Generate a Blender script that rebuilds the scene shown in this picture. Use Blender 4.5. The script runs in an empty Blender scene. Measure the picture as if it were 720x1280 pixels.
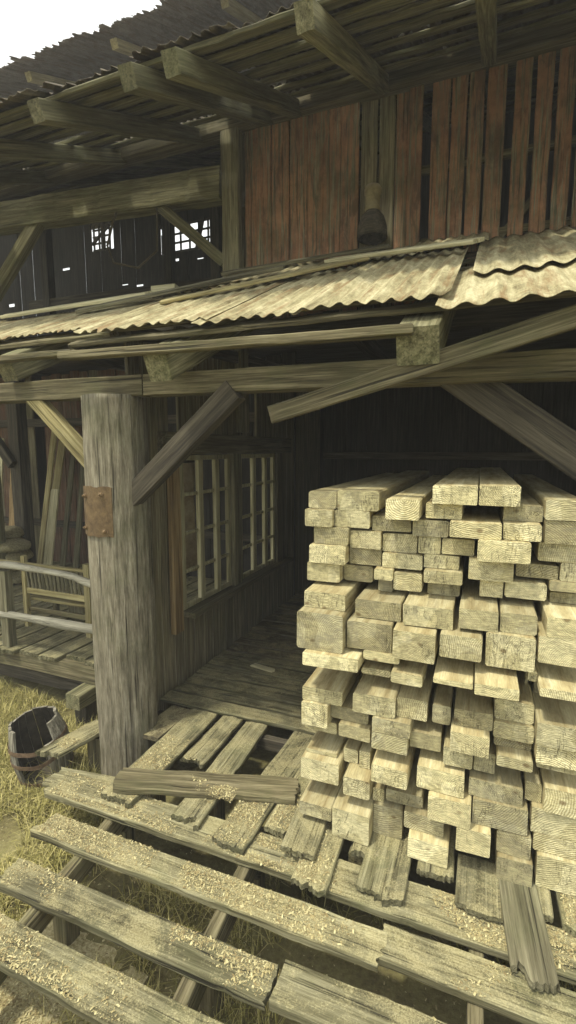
import bpy, bmesh, math, random
from mathutils import Vector, Matrix, noise
random.seed(11)
C = bpy.context.scene.collection
sc = bpy.context.scene
R = math.radians
U = random.uniform

LUM=[(-0.239,-0.008,2.409,2.51,2.7,1,0,0.9),
(-0.004,0.198,2.409,2.516,2.7,1,1,0.9),
(-0.968,-0.793,2.347,2.452,2.76,2,0,0.48),
(-0.788,-0.538,2.344,2.463,2.76,2,1,0.56),
(-0.482,-0.299,2.317,2.431,2.66,2,2,0.9),
(-0.279,-0.08,2.321,2.407,2.76,2,3,0.9),
(0.123,0.312,2.323,2.407,2.8,2,4,0.22),
(0.315,0.491,2.347,2.451,2.72,2,5,0.52),
(-0.979,-0.805,2.241,2.345,2.72,3,0,0.58),
(-0.803,-0.588,2.241,2.343,2.76,3,1,0.58),
(-0.586,-0.356,2.226,2.315,2.8,3,2,0.22),
(-0.345,-0.15,2.216,2.31,2.76,3,3,0.22),
(-0.141,0.115,2.235,2.32,2.68,3,4,0.9),
(0.12,0.306,2.235,2.321,2.7,3,5,0.9),
(0.319,0.51,2.224,2.345,2.73,3,6,0.44),
(-0.929,-0.712,2.134,2.24,2.74,4,0,0.42),
(-0.71,-0.523,2.119,2.224,2.77,4,1,0.64),
(-0.521,-0.322,2.103,2.213,2.81,4,2,0.49),
(-0.313,-0.188,2.116,2.215,2.77,4,3,0.48),
(-0.184,-0.011,2.121,2.21,2.77,4,4,0.68),
(0.002,0.257,2.121,2.233,2.66,4,5,0.9),
(0.298,0.515,2.123,2.222,2.77,4,6,0.54),
(-0.952,-0.721,2.019,2.132,2.72,5,0,0.9),
(-0.719,-0.524,2.013,2.118,2.8,5,1,0.22),
(-0.514,-0.285,2.013,2.101,2.78,5,2,0.64),
(-0.279,-0.084,2.036,2.114,2.77,5,3,0.54),
(-0.038,0.187,2.003,2.12,2.72,5,4,0.59),
(0.201,0.402,2.025,2.099,2.79,5,5,0.22),
(0.406,0.556,2.025,2.122,2.77,5,6,0.46),
(-0.969,-0.761,1.879,2.018,2.74,6,0,0.59),
(-0.759,-0.577,1.879,2.002,2.82,6,1,0.22),
(-0.556,-0.445,1.925,2.011,2.74,6,2,0.9),
(-0.445,-0.284,1.866,1.995,2.77,6,3,0.65),
(-0.271,-0.067,1.939,2.034,2.72,6,4,0.56),
(0.024,0.146,1.879,1.999,2.77,6,5,0.61),
(0.15,0.353,1.891,2.002,2.76,6,6,0.59),
(0.36,0.543,1.949,2.024,2.76,6,7,0.44),
(-0.936,-0.684,1.781,1.878,2.62,7,0,0.62),
(-0.637,-0.375,1.744,1.852,2.66,7,1,0.22),
(-0.36,-0.1,1.748,1.864,2.62,7,2,0.57),
(-0.072,0.12,1.769,1.877,2.62,7,3,0.5),
(0.129,0.301,1.769,1.874,2.64,7,4,0.43),
(0.336,0.524,1.788,1.889,2.6,7,5,0.9),
(-0.951,-0.675,1.558,1.779,2.54,8,0,0.22),
(-0.667,-0.415,1.579,1.74,2.6,8,1,0.22),
(-0.4,-0.179,1.579,1.742,2.54,8,2,0.65),
(-0.159,0.05,1.62,1.747,2.56,8,3,0.54),
(0.065,0.298,1.594,1.768,2.6,8,4,0.61),
(0.307,0.53,1.649,1.787,2.6,8,5,0.65),
(-0.901,-0.575,1.458,1.557,2.5,9,0,0.9),
(-0.573,-0.367,1.5,1.577,2.6,9,1,0.9),
(-0.588,-0.419,1.395,1.456,2.64,9,2,0.61),
(-0.408,-0.236,1.415,1.499,2.55,9,3,0.66),
(-0.181,0.015,1.476,1.527,2.5,9,4,0.9),
(0.02,0.223,1.473,1.553,2.46,9,5,0.9),
(0.27,0.313,1.515,1.592,2.62,9,6,0.52),
(0.316,0.531,1.491,1.559,2.52,9,7,0.9),
(-0.936,-0.689,1.21,1.295,2.6,10,0,0.63),
(-0.617,-0.378,1.221,1.335,2.56,10,1,0.54),
(-0.376,-0.21,1.221,1.333,2.6,10,2,0.66),
(-0.185,-0.088,1.215,1.319,2.62,10,3,0.22),
(-0.072,0.12,1.238,1.33,2.6,10,4,0.22),
(0.126,0.315,1.294,1.404,2.64,10,5,0.65),
(0.317,0.531,1.248,1.366,2.54,10,6,0.45),
(-0.934,-0.772,1.062,1.208,2.58,11,0,0.9),
(-0.77,-0.541,1.106,1.189,2.64,11,1,0.22),
(-0.501,-0.288,1.135,1.219,2.54,11,2,0.46),
(-0.297,-0.132,1.056,1.151,2.6,11,3,0.48),
(-0.086,0.107,1.123,1.236,2.53,11,4,0.9),
(0.124,0.317,1.199,1.293,2.62,11,5,0.67),
(0.324,0.542,1.141,1.246,2.56,11,6,0.9),
(-0.941,-0.737,0.988,1.061,2.66,12,0,0.53),
(-0.71,-0.521,1.023,1.104,2.6,12,1,0.58),
(-0.503,-0.302,1.033,1.134,2.54,12,2,0.5),
(0.129,0.313,1.147,1.197,2.64,12,3,0.22),
(-0.119,0.033,0.992,1.121,2.57,13,0,0.55),
(0.038,0.144,0.965,1.1,2.62,13,1,0.22),
(0.144,0.314,1.064,1.146,2.55,13,2,0.52),
(0.332,0.552,1.083,1.14,2.58,13,3,0.51),
(-0.921,-0.718,0.864,0.888,2.62,14,0,0.57),
(-0.691,-0.602,0.83,0.918,2.66,14,1,0.57),
(-0.592,-0.525,0.83,0.935,2.64,14,2,0.66),
(-0.491,-0.292,0.861,0.964,2.5,14,3,0.9),
(-0.249,-0.002,0.865,0.991,2.54,14,4,0.9),
(0.017,0.28,0.865,0.964,2.58,14,5,0.22),
(0.292,0.37,0.887,0.992,2.62,14,6,0.6),
(0.372,0.574,0.887,1.019,2.56,14,7,0.9),
(-0.93,-0.693,0.733,0.862,2.56,15,0,0.66),
(-0.658,-0.503,0.713,0.828,2.53,15,1,0.64),
(-0.501,-0.433,0.656,0.74,2.62,15,2,0.68),
(-0.424,-0.212,0.692,0.767,2.6,15,3,0.22),
(-0.182,0.036,0.725,0.863,2.5,15,4,0.9),
(0.042,0.309,0.725,0.864,2.56,15,5,0.22),
(0.324,0.585,0.747,0.886,2.58,15,6,0.59),
(-0.918,-0.715,0.537,0.623,2.5,16,0,0.46),
(-0.711,-0.493,0.464,0.644,2.49,16,1,0.64),
(-0.492,-0.323,0.464,0.654,2.6,16,2,0.22),
(-0.313,-0.096,0.585,0.69,2.56,16,3,0.22),
(-0.034,0.139,0.591,0.724,2.5,16,4,0.9),
(0.166,0.33,0.596,0.721,2.56,16,5,0.22),
(0.34,0.578,0.646,0.746,2.58,16,6,0.67),
(-0.283,-0.067,0.464,0.584,2.5,17,0,0.9),
(0.172,0.345,0.464,0.595,2.53,17,1,0.22),
(0.362,0.581,0.464,0.645,2.56,17,2,0.66),
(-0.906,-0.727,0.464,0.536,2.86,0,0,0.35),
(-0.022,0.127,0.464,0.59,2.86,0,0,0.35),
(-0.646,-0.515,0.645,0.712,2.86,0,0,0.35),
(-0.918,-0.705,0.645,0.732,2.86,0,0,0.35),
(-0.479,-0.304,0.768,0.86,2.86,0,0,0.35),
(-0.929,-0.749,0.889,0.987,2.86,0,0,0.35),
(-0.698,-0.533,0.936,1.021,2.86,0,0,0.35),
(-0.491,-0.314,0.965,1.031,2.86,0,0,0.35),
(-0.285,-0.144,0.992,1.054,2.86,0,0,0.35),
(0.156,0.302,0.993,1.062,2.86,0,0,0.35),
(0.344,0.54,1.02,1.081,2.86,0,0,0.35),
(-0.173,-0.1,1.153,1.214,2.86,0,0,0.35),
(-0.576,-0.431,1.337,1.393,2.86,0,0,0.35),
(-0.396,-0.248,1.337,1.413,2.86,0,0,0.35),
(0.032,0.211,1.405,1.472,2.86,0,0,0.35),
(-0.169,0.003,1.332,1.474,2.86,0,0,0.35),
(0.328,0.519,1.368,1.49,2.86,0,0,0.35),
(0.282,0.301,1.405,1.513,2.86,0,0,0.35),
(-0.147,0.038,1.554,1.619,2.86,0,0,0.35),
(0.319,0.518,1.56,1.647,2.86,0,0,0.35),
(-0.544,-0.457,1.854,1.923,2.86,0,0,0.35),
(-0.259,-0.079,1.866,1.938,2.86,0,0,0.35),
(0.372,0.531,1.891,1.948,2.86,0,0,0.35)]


# ------------------------------------------------------------------ materials
def new_mat(name):
    m = bpy.data.materials.new(name); m.use_nodes = True
    nt = m.node_tree; nt.nodes.clear()
    out = nt.nodes.new('ShaderNodeOutputMaterial'); b = nt.nodes.new('ShaderNodeBsdfPrincipled')
    nt.links.new(b.outputs[0], out.inputs[0])
    b.inputs['Roughness'].default_value = .85
    b.inputs['Specular IOR Level'].default_value = .25
    return m, nt, b
def N(nt, t, **k):
    n = nt.nodes.new(t)
    for a, v in k.items(): setattr(n, a, v)
    return n
def ramp(nt, src, stops):
    r = N(nt, 'ShaderNodeValToRGB'); e = r.color_ramp.elements
    while len(e) < len(stops): e.new(.5)
    for i, (p, c) in enumerate(stops):
        e[i].position = p; e[i].color = (c, c, c, 1) if isinstance(c, (int, float)) else (*c, 1)
    nt.links.new(src, r.inputs[0]); return r.outputs[0]
def mixc(nt, fac, a, b, mode='MIX'):
    m = N(nt, 'ShaderNodeMix', data_type='RGBA', blend_type=mode)
    for i, v in ((0, fac), (6, a), (7, b)):
        if isinstance(v, (int, float)): m.inputs[i].default_value = v
        elif isinstance(v, tuple): m.inputs[i].default_value = (*v, 1)
        else: nt.links.new(v, m.inputs[i])
    return m.outputs[2]
def mth(nt, op, a, b=0.0):
    m = N(nt, 'ShaderNodeMath', operation=op)
    for i, v in ((0, a), (1, b)):
        if isinstance(v, (int, float)): m.inputs[i].default_value = v
        else: nt.links.new(v, m.inputs[i])
    return m.outputs[0]
def noise_n(nt, vec, scale, detail=4, rough=.6, dist=0):
    n = N(nt, 'ShaderNodeTexNoise'); n.inputs['Scale'].default_value = scale
    n.inputs['Detail'].default_value = detail; n.inputs['Roughness'].default_value = rough
    n.inputs['Distortion'].default_value = dist
    nt.links.new(vec, n.inputs['Vector']); return n.outputs['Fac']
def coords(nt, sc3=(1, 1, 1), shift=True):
    """object coordinates, scaled per axis, shifted per object so that no two boards match"""
    tc = N(nt, 'ShaderNodeTexCoord'); mp = N(nt, 'ShaderNodeMapping')
    mp.inputs['Scale'].default_value = sc3
    if shift:
        oi = N(nt, 'ShaderNodeObjectInfo')
        cm = N(nt, 'ShaderNodeCombineXYZ')
        for i, k in enumerate((37.0, 71.0, 53.0)): nt.links.new(mth(nt, 'MULTIPLY', oi.outputs['Random'], k), cm.inputs[i])
        va = N(nt, 'ShaderNodeVectorMath', operation='ADD')
        nt.links.new(tc.outputs['Object'], va.inputs[0]); nt.links.new(cm.outputs[0], va.inputs[1])
        nt.links.new(va.outputs[0], mp.inputs[0])
    else: nt.links.new(tc.outputs['Object'], mp.inputs[0])
    return mp.outputs[0]
def rnd(nt):
    return N(nt, 'ShaderNodeObjectInfo').outputs['Random']
def bump(nt, b, h, s, d=.01):
    bp = N(nt, 'ShaderNodeBump'); bp.inputs['Strength'].default_value = s; bp.inputs['Distance'].default_value = d
    nt.links.new(h, bp.inputs['Height']); nt.links.new(bp.outputs[0], b.inputs['Normal'])

def wood_mat(name, dark, mid, light, dust=0.0, axis=0, paint=None, paint_amt=.5, green=0.0, bs=.7, crack=.5, st=1.0):
    m, nt, b = new_mat(name)
    s1 = [26, 26, 26]; s1[axis] = 1.1*st
    s2 = [90, 90, 90]; s2[axis] = 2.5*st
    s3 = [5, 5, 5]; s3[axis] = 1.2*st
    g1 = noise_n(nt, coords(nt, s1), 1, 6, .65, .3)
    g2 = noise_n(nt, coords(nt, s2), 1, 4, .7)
    blot = noise_n(nt, coords(nt, s3), 1, 7, .68, .5)
    f = mth(nt, 'ADD', mth(nt, 'MULTIPLY', g1, .55), mth(nt, 'MULTIPLY', g2, .45))
    col = ramp(nt, f, [(.37, dark), (.49, mid), (.62, light)])
    # blotches of wear
    col = mixc(nt, ramp(nt, blot, [(.35, 0.0), (.62, .65)]), col, mixc(nt, .5, col, tuple(.55*c for c in dark)))
    if paint:
        sp = [32, 32, 32]; sp[axis] = 1.5
        pn = noise_n(nt, coords(nt, sp), 1, 8, .72, .4)
        pf = ramp(nt, mth(nt, 'ADD', mth(nt, 'MULTIPLY', pn, .75), mth(nt, 'MULTIPLY', g2, .25)), [(paint_amt-.05, 0.0), (paint_amt+.04, 1.0)])
        sm = noise_n(nt, coords(nt, (3, 3, 3)), 1, 5, .7)
        pc = mixc(nt, ramp(nt, sm, [(.35, 0.0), (.65, 1.0)]), paint, tuple(.5*c for c in paint))
        col = mixc(nt, pf, col, pc)
        dsn = noise_n(nt, coords(nt, (7, 7, 1.6)), 1, 7, .72, .8)
        col = mixc(nt, ramp(nt, dsn, [(.50, 0.0), (.64, .6)]), col, (.05, .04, .028))
    if green:
        gn = noise_n(nt, coords(nt, (2.3, 2.3, 2.3)), 1, 6, .75)
        col = mixc(nt, mth(nt, 'MULTIPLY', ramp(nt, gn, [(.48, 0.0), (.68, 1.0)]), green), col, (.085, .105, .035))
    # long dry cracks
    sk = [55, 55, 55]; sk[axis] = 1.0
    cr = noise_n(nt, coords(nt, sk), 1, 2, .5, .2)
    crf = ramp(nt, cr, [(.31, 1.0), (.37, 0.0)])
    col = mixc(nt, mth(nt, 'MULTIPLY', crf, crack), col, tuple(.25*c for c in dark))
    # per board tint
    hv = N(nt, 'ShaderNodeHueSaturation'); nt.links.new(col, hv.inputs['Color'])
    nt.links.new(mth(nt, 'ADD', mth(nt, 'MULTIPLY', rnd(nt), .5), .72), hv.inputs['Value'])
    col = hv.outputs[0]
    if dust:
        geo = N(nt, 'ShaderNodeNewGeometry'); sep = N(nt, 'ShaderNodeSeparateXYZ')
        nt.links.new(geo.outputs['Normal'], sep.inputs[0])
        dn = noise_n(nt, coords(nt, (3.2, 3.2, 3.2)), 1, 8, .75, .6)
        dn2 = noise_n(nt, coords(nt, (120, 120, 120)), 1, 3, .8)
        df = ramp(nt, mth(nt, 'ADD', mth(nt, 'MULTIPLY', dn, .7), mth(nt, 'MULTIPLY', dn2, .3)), [(.46, 0.0), (.56, 1.0)])
        df = mth(nt, 'MULTIPLY', df, mth(nt, 'MULTIPLY', ramp(nt, sep.outputs[2], [(.6, 0.0), (.9, 1.0)]), dust))
        dc = ramp(nt, dn2, [(.3, (.20, .17, .075)), (.5, (.44, .39, .20)), (.7, (.62, .57, .34))])
        col = mixc(nt, df, col, dc)
    nt.links.new(col, b.inputs['Base Color'])
    hh = mth(nt, 'SUBTRACT', f, mth(nt, 'MULTIPLY', crf, .5))
    bump(nt, b, hh, bs, .012)
    return m

def timber_mats():
    # long faces of fresh sawn timber
    m, nt, b = new_mat('sawn_timber_side')
    oi = N(nt, 'ShaderNodeObjectInfo'); tone = N(nt, 'ShaderNodeSeparateColor'); nt.links.new(oi.outputs['Color'], tone.inputs[0])
    g1 = noise_n(nt, coords(nt, (1.0, 22, 22)), 1, 6, .65, .4)
    bl = noise_n(nt, coords(nt, (2.5, 9, 9)), 1, 5, .7, .4)
    fine = noise_n(nt, coords(nt, (14, 130, 130)), 1, 3, .7)
    c = ramp(nt, g1, [(.32, (.34, .27, .13)), (.5, (.50, .44, .24)), (.68, (.63, .58, .36))])
    c = mixc(nt, ramp(nt, bl, [(.42, 0.0), (.66, .7)]), c, (.24, .19, .085))
    c = mixc(nt, .5, c, mixc(nt, 1.0, c, ramp(nt, fine, [(.3, .55), (.6, 1.1)]), 'MULTIPLY'))
    v = mth(nt, 'ADD', mth(nt, 'MULTIPLY', tone.outputs[0], .75), .42)
    hv = N(nt, 'ShaderNodeHueSaturation'); nt.links.new(c, hv.inputs['Color']); nt.links.new(v, hv.inputs['Value'])
    nt.links.new(hv.outputs[0], b.inputs['Base Color']); bump(nt, b, mth(nt, 'ADD', g1, fine), .4, .006)
    side = m
    # end grain
    m, nt, b = new_mat('sawn_timber_end')
    oi = N(nt, 'ShaderNodeObjectInfo'); tone = N(nt, 'ShaderNodeSeparateColor'); nt.links.new(oi.outputs['Color'], tone.inputs[0])
    tc = N(nt, 'ShaderNodeTexCoord'); sp = N(nt, 'ShaderNodeSeparateXYZ'); nt.links.new(tc.outputs['Object'], sp.inputs[0])
    r = oi.outputs['Random']
    # pith centre somewhere outside the section
    cy = mth(nt, 'SUBTRACT', mth(nt, 'FRACT', mth(nt, 'MULTIPLY', r, 17.3)), .5)
    cz = mth(nt, 'SUBTRACT', mth(nt, 'MULTIPLY', mth(nt, 'FRACT', mth(nt, 'MULTIPLY', r, 31.7)), .5), .30)
    wob = noise_n(nt, coords(nt, (5, 14, 14)), 1, 3, .6)
    dy = mth(nt, 'SUBTRACT', sp.outputs[1], mth(nt, 'MULTIPLY', cy, .5)); dz = mth(nt, 'SUBTRACT', sp.outputs[2], cz)
    d = mth(nt, 'SQRT', mth(nt, 'ADD', mth(nt, 'MULTIPLY', dy, dy), mth(nt, 'MULTIPLY', dz, dz)))
    d = mth(nt, 'ADD', d, mth(nt, 'MULTIPLY', wob, .022))
    ring = mth(nt, 'ADD', mth(nt, 'MULTIPLY', mth(nt, 'SINE', mth(nt, 'MULTIPLY', d, mth(nt, 'ADD', mth(nt, 'MULTIPLY', r, 330.0), 520.0))), .5), .5)
    ringy = ramp(nt, ring, [(.0, (.56, .51, .30)), (.62, (.51, .455, .245)), (1.0, (.31, .26, .12))])
    base = mixc(nt, ramp(nt, mth(nt, 'FRACT', mth(nt, 'MULTIPLY', r, 91.7)), [(.3, 0.15), (.8, 1.0)]), (.51, .46, .255), ringy)
    pat = noise_n(nt, coords(nt, (4, 12, 17)), 1, 4, .65, 1.2)
    base = mixc(nt, .8, base, mixc(nt, 1.0, base, ramp(nt, pat, [(.38, .70), (.50, 1.0), (.62, 1.12)]), 'MULTIPLY'))
    # rough saw marks, slightly slanting
    mp = N(nt, 'ShaderNodeMapping'); mp.inputs['Rotation'].default_value = (.35, 0, 0); mp.inputs['Scale'].default_value = (10, 20, 210)
    nt.links.new(coords(nt), mp.inputs[0])
    saw = noise_n(nt, mp.outputs[0], 1, 3, .7)
    saw2 = noise_n(nt, coords(nt, (60, 60, 60)), 1, 5, .75, .5)
    base = mixc(nt, .65, base, mixc(nt, 1.0, base, ramp(nt, saw, [(.36, .5), (.60, 1.15)]), 'MULTIPLY'))
    base = mixc(nt, .7, base, mixc(nt, 1.0, base, ramp(nt, saw2, [(.34, .74), (.56, 1.08)]), 'MULTIPLY'))
    # grey weathering and stains on the darker ones
    st = noise_n(nt, coords(nt, (9, 9, 14)), 1, 6, .72, .6)
    wt = mth(nt, 'ADD', st, mth(nt, 'MULTIPLY', mth(nt, 'SUBTRACT', .55, tone.outputs[0]), .42))
    base = mixc(nt, ramp(nt, wt, [(.51, 0.0), (.67, .65)]), base, (.27, .245, .155))
    # pale, freshly cut patch
    fp = noise_n(nt, coords(nt, (3, 5, 4)), 1, 1, .4)
    base = mixc(nt, mth(nt, 'MULTIPLY', ramp(nt, fp, [(.53, 0.0), (.54, .65)]), 1.0), base, mixc(nt, 1.0, base, (1.35, 1.38, 1.5), 'MULTIPLY'))
    # knots
    vo = N(nt, 'ShaderNodeTexVoronoi'); vo.inputs['Scale'].default_value = 1; vo.inputs['Randomness'].default_value = 1
    nt.links.new(coords(nt, (4, 6, 8)), vo.inputs['Vector'])
    base = mixc(nt, ramp(nt, vo.outputs['Distance'], [(.06, .75), (.13, 0.0)]), base, (.13, .085, .035))
    # drying cracks, radial
    ck = noise_n(nt, coords(nt, (3, 26, 5)), 1, 4, .6, 1.6)
    ckf = ramp(nt, ck, [(.488, 0.0), (.50, 1.0), (.512, 0.0)])
    gate = ramp(nt, noise_n(nt, coords(nt, (3, 3.5, 3.5)), 1, 1, .5), [(.48, 0.0), (.52, 1.0)])
    ckm = mth(nt, 'MULTIPLY', ckf, gate)
    base = mixc(nt, mth(nt, 'MULTIPLY', ckm, .85), base, (.05, .04, .02))
    v = mth(nt, 'ADD', mth(nt, 'MULTIPLY', tone.outputs[0], .80), .50)
    hv = N(nt, 'ShaderNodeHueSaturation'); nt.links.new(base, hv.inputs['Color']); nt.links.new(v, hv.inputs['Value'])
    nt.links.new(hv.outputs[0], b.inputs['Base Color'])
    hh = mth(nt, 'ADD', mth(nt, 'ADD', mth(nt, 'MULTIPLY', saw, .6), saw2), mth(nt, 'MULTIPLY', ring, .35))
    bump(nt, b, mth(nt, 'SUBTRACT', hh, ckm), .75, .008)
    return side, m

M = {}
M['grey'] = wood_mat('weathered_grey_wood', (.07, .062, .034), (.18, .165, .10), (.34, .315, .20), green=.25, crack=.8, bs=1.0)
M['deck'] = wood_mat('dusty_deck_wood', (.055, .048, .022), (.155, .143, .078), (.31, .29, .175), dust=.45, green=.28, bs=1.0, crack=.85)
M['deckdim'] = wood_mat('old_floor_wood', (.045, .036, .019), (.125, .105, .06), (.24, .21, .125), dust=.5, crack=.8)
M['beam'] = wood_mat('old_beam_wood', (.045, .038, .018), (.14, .12, .064), (.29, .255, .15), green=.3, crack=.8)
M['olive'] = wood_mat('mossy_beam_wood', (.055, .052, .025), (.15, .14, .075), (.29, .27, .155), green=.35)
M['palev'] = wood_mat('pale_vertical_bars', (.20, .18, .095), (.40, .37, .215), (.56, .53, .35), axis=2)
M['yellow'] = wood_mat('yellowed_wood', (.15, .12, .05), (.36, .305, .14), (.56, .50, .27), green=.15)
M['dark'] = wood_mat('dark_aged_and_shaded_wood', (.022, .02, .015), (.065, .055, .038), (.13, .115, .08))
M['tan2'] = wood_mat('shaded_brown_wood', (.035, .03, .015), (.10, .085, .045), (.20, .175, .10))
M['tan'] = wood_mat('brown_aged_wood', (.11, .07, .03), (.28, .195, .09), (.42, .31, .16))
M['pale'] = wood_mat('bleached_board_wood', (.26, .23, .12), (.50, .46, .28), (.68, .64, .42), crack=.3)
M['stave'] = wood_mat('bleached_stave_wood', (.06, .055, .042), (.20, .185, .14), (.42, .40, .32), axis=2)
M['railw'] = wood_mat('bleached_rail_wood', (.20, .19, .14), (.40, .38, .29), (.56, .54, .43))
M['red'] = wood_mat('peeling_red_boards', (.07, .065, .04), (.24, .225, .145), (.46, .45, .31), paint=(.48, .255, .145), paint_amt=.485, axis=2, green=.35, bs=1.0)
M['greyv'] = wood_mat('grey_vertical_boards', (.06, .05, .03), (.155, .135, .08), (.28, .25, .155), axis=2, green=.3, bs=.9)
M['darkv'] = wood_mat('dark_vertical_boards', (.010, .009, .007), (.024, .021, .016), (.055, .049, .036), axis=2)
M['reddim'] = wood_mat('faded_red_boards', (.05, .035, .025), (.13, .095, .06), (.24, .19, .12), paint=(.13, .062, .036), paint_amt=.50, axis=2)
M['post'] = wood_mat('weathered_log', (.10, .088, .058), (.225, .20, .14), (.37, .34, .25), axis=2, green=.35, bs=1.0, crack=.9, st=3.2)
M['side'], M['end'] = timber_mats()

def simple(name, c1, c2, scale, rough=.8, metal=0.0, bs=.3, stops=(.35, .65)):
    m, nt, b = new_mat(name)
    n = noise_n(nt, coords(nt), scale, 8, .7, .3)
    nt.links.new(ramp(nt, n, [(stops[0], c1), (stops[1], c2)]), b.inputs['Base Color'])
    b.inputs['Roughness'].default_value = rough; b.inputs['Metallic'].default_value = metal
    bump(nt, b, n, bs, .01); return m
M['rust'] = simple('rusty_iron', (.07, .046, .024), (.165, .115, .058), 14, .85, .05, .7)
M['bolt'] = simple('rusty_bolt_iron', (.10, .065, .035), (.24, .17, .09), 40, .5, .4, .4)
M['hoop'] = simple('rusty_hoop_iron', (.07, .045, .03), (.20, .14, .09), 25, .6, .4, .4)
M['black'] = simple('sooty_iron_and_barrel_shade', (.02, .018, .014), (.07, .06, .045), 12, .6, .3)
M['lampcap'] = simple('dusty_enamel', (.16, .13, .07), (.32, .28, .17), 9, .5, 0, .1)
M['sack'] = simple('coarse_sackcloth', (.20, .175, .09), (.42, .38, .22), 30, .95, 0, .5)
M['rope'] = simple('old_rope', (.05, .04, .025), (.12, .10, .06), 60)
M['cloth'] = simple('stained_hanging_cloth', (.22, .17, .10), (.45, .38, .25), 5, .95)

def roof_mat(name, c0, c1, c2, streak=1.0):
    m, nt, b = new_mat(name)
    a = noise_n(nt, coords(nt, (3.5, 1.6, 1.6)), 1, 9, .75, .8)
    s = noise_n(nt, coords(nt, (26, 2.2, 2.2)), 1, 6, .75)
    f = mth(nt, 'ADD', mth(nt, 'MULTIPLY', a, .55), mth(nt, 'MULTIPLY', s, .45))
    col = ramp(nt, f, [(.38, c0), (.50, c1), (.61, c2)])
    rs = noise_n(nt, coords(nt, (16, 1.6, 1.6)), 1, 7, .7, .4)
    col = mixc(nt, ramp(nt, rs, [(.50, 0.0), (.64, .75)]), col, tuple(c*k for c, k in zip(c1, (.62, .42, .32))))
    g = noise_n(nt, coords(nt, (45, 45, 45)), 1, 4, .8)
    col = mixc(nt, .45, col, mixc(nt, 1.0, col, ramp(nt, g, [(.35, .45), (.6, 1.1)]), 'MULTIPLY'))
    nt.links.new(col, b.inputs['Base Color']); b.inputs['Roughness'].default_value = .8
    bump(nt, b, g, .4, .006); return m
M['sheet'] = roof_mat('weathered_corrugated_sheet', (.12, .095, .045), (.34, .305, .17), (.55, .50, .31))
M['sheetgrey'] = roof_mat('haze_paled_weathered_sheet', (.15, .135, .125), (.27, .25, .235), (.38, .36, .34))  # high roof sheets paled, bright haze put into their colour
M['sheetdark'] = roof_mat('rusted_corrugated_sheet', (.035, .028, .018), (.09, .075, .05), (.16, .14, .095))

def ground_mat():
    m, nt, b = new_mat('dry_earth_and_moss')
    c = coords(nt, shift=False)
    a = noise_n(nt, c, 1.6, 8, .7, .4); f = noise_n(nt, c, 38, 6, .8)
    s = mth(nt, 'ADD', mth(nt, 'MULTIPLY', a, .6), mth(nt, 'MULTIPLY', f, .4))
    col = ramp(nt, s, [(.36, (.06, .05, .024)), (.48, (.15, .13, .055)), (.56, (.21, .19, .08)), (.66, (.33, .29, .14))])
    nt.links.new(col, b.inputs['Base Color']); b.inputs['Roughness'].default_value = .95
    bump(nt, b, s, .8, .04); return m
M['ground'] = ground_mat()
def var_mat(name, c1, c2, c3):
    m, nt, b = new_mat(name)
    g = N(nt, 'ShaderNodeNewGeometry')
    nt.links.new(ramp(nt, g.outputs['Random Per Island'], [(0, c1), (.5, c2), (1, c3)]), b.inputs['Base Color'])
    return m
M['grass'] = var_mat('dry_grass_blades', (.13, .125, .035), (.30, .27, .085), (.52, .46, .20))
M['chips'] = var_mat('wood_shavings', (.21, .16, .075), (.36, .31, .15), (.52, .47, .26))
M['dustpile'] = simple('sawdust', (.34, .29, .14), (.62, .56, .33), 55, .95, 0, .9, (.4, .6))

# ------------------------------------------------------------------ objects
def props(o, label=None, cat=None, group=None, kind=None):
    if label: o['label'] = label
    if cat: o['category'] = cat
    if group: o['group'] = group
    if kind: o['kind'] = kind
    return o
def link(name, me, parent=None, mw=Matrix.Identity(4)):
    o = bpy.data.objects.new(name, me); C.objects.link(o)
    if parent is not None:
        o.parent = parent
        pw = parent['_mw'] if '_mw' in parent.keys() else None
        P = WM[parent.name]
        o.matrix_local = P.inverted() @ mw
    else: o.matrix_world = mw
    WM[o.name] = mw.copy()
    return o
WM = {}
def thing(name, label, cat, loc, group=None):
    o = bpy.data.objects.new(name, None); C.objects.link(o); o.location = loc
    o.empty_display_size = .1
    WM[o.name] = Matrix.Translation(Vector(loc)); return props(o, label, cat, group)

def mesh_from(name, V, F, mats, fi=None, smooth=False):
    me = bpy.data.meshes.new(name); me.from_pydata([tuple(v) for v in V], [], F)
    for m in mats: me.materials.append(m)
    if fi:
        for p, i in zip(me.polygons, fi): p.material_index = i
    if smooth:
        for p in me.polygons: p.use_smooth = True
    me.update(); return me

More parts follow.
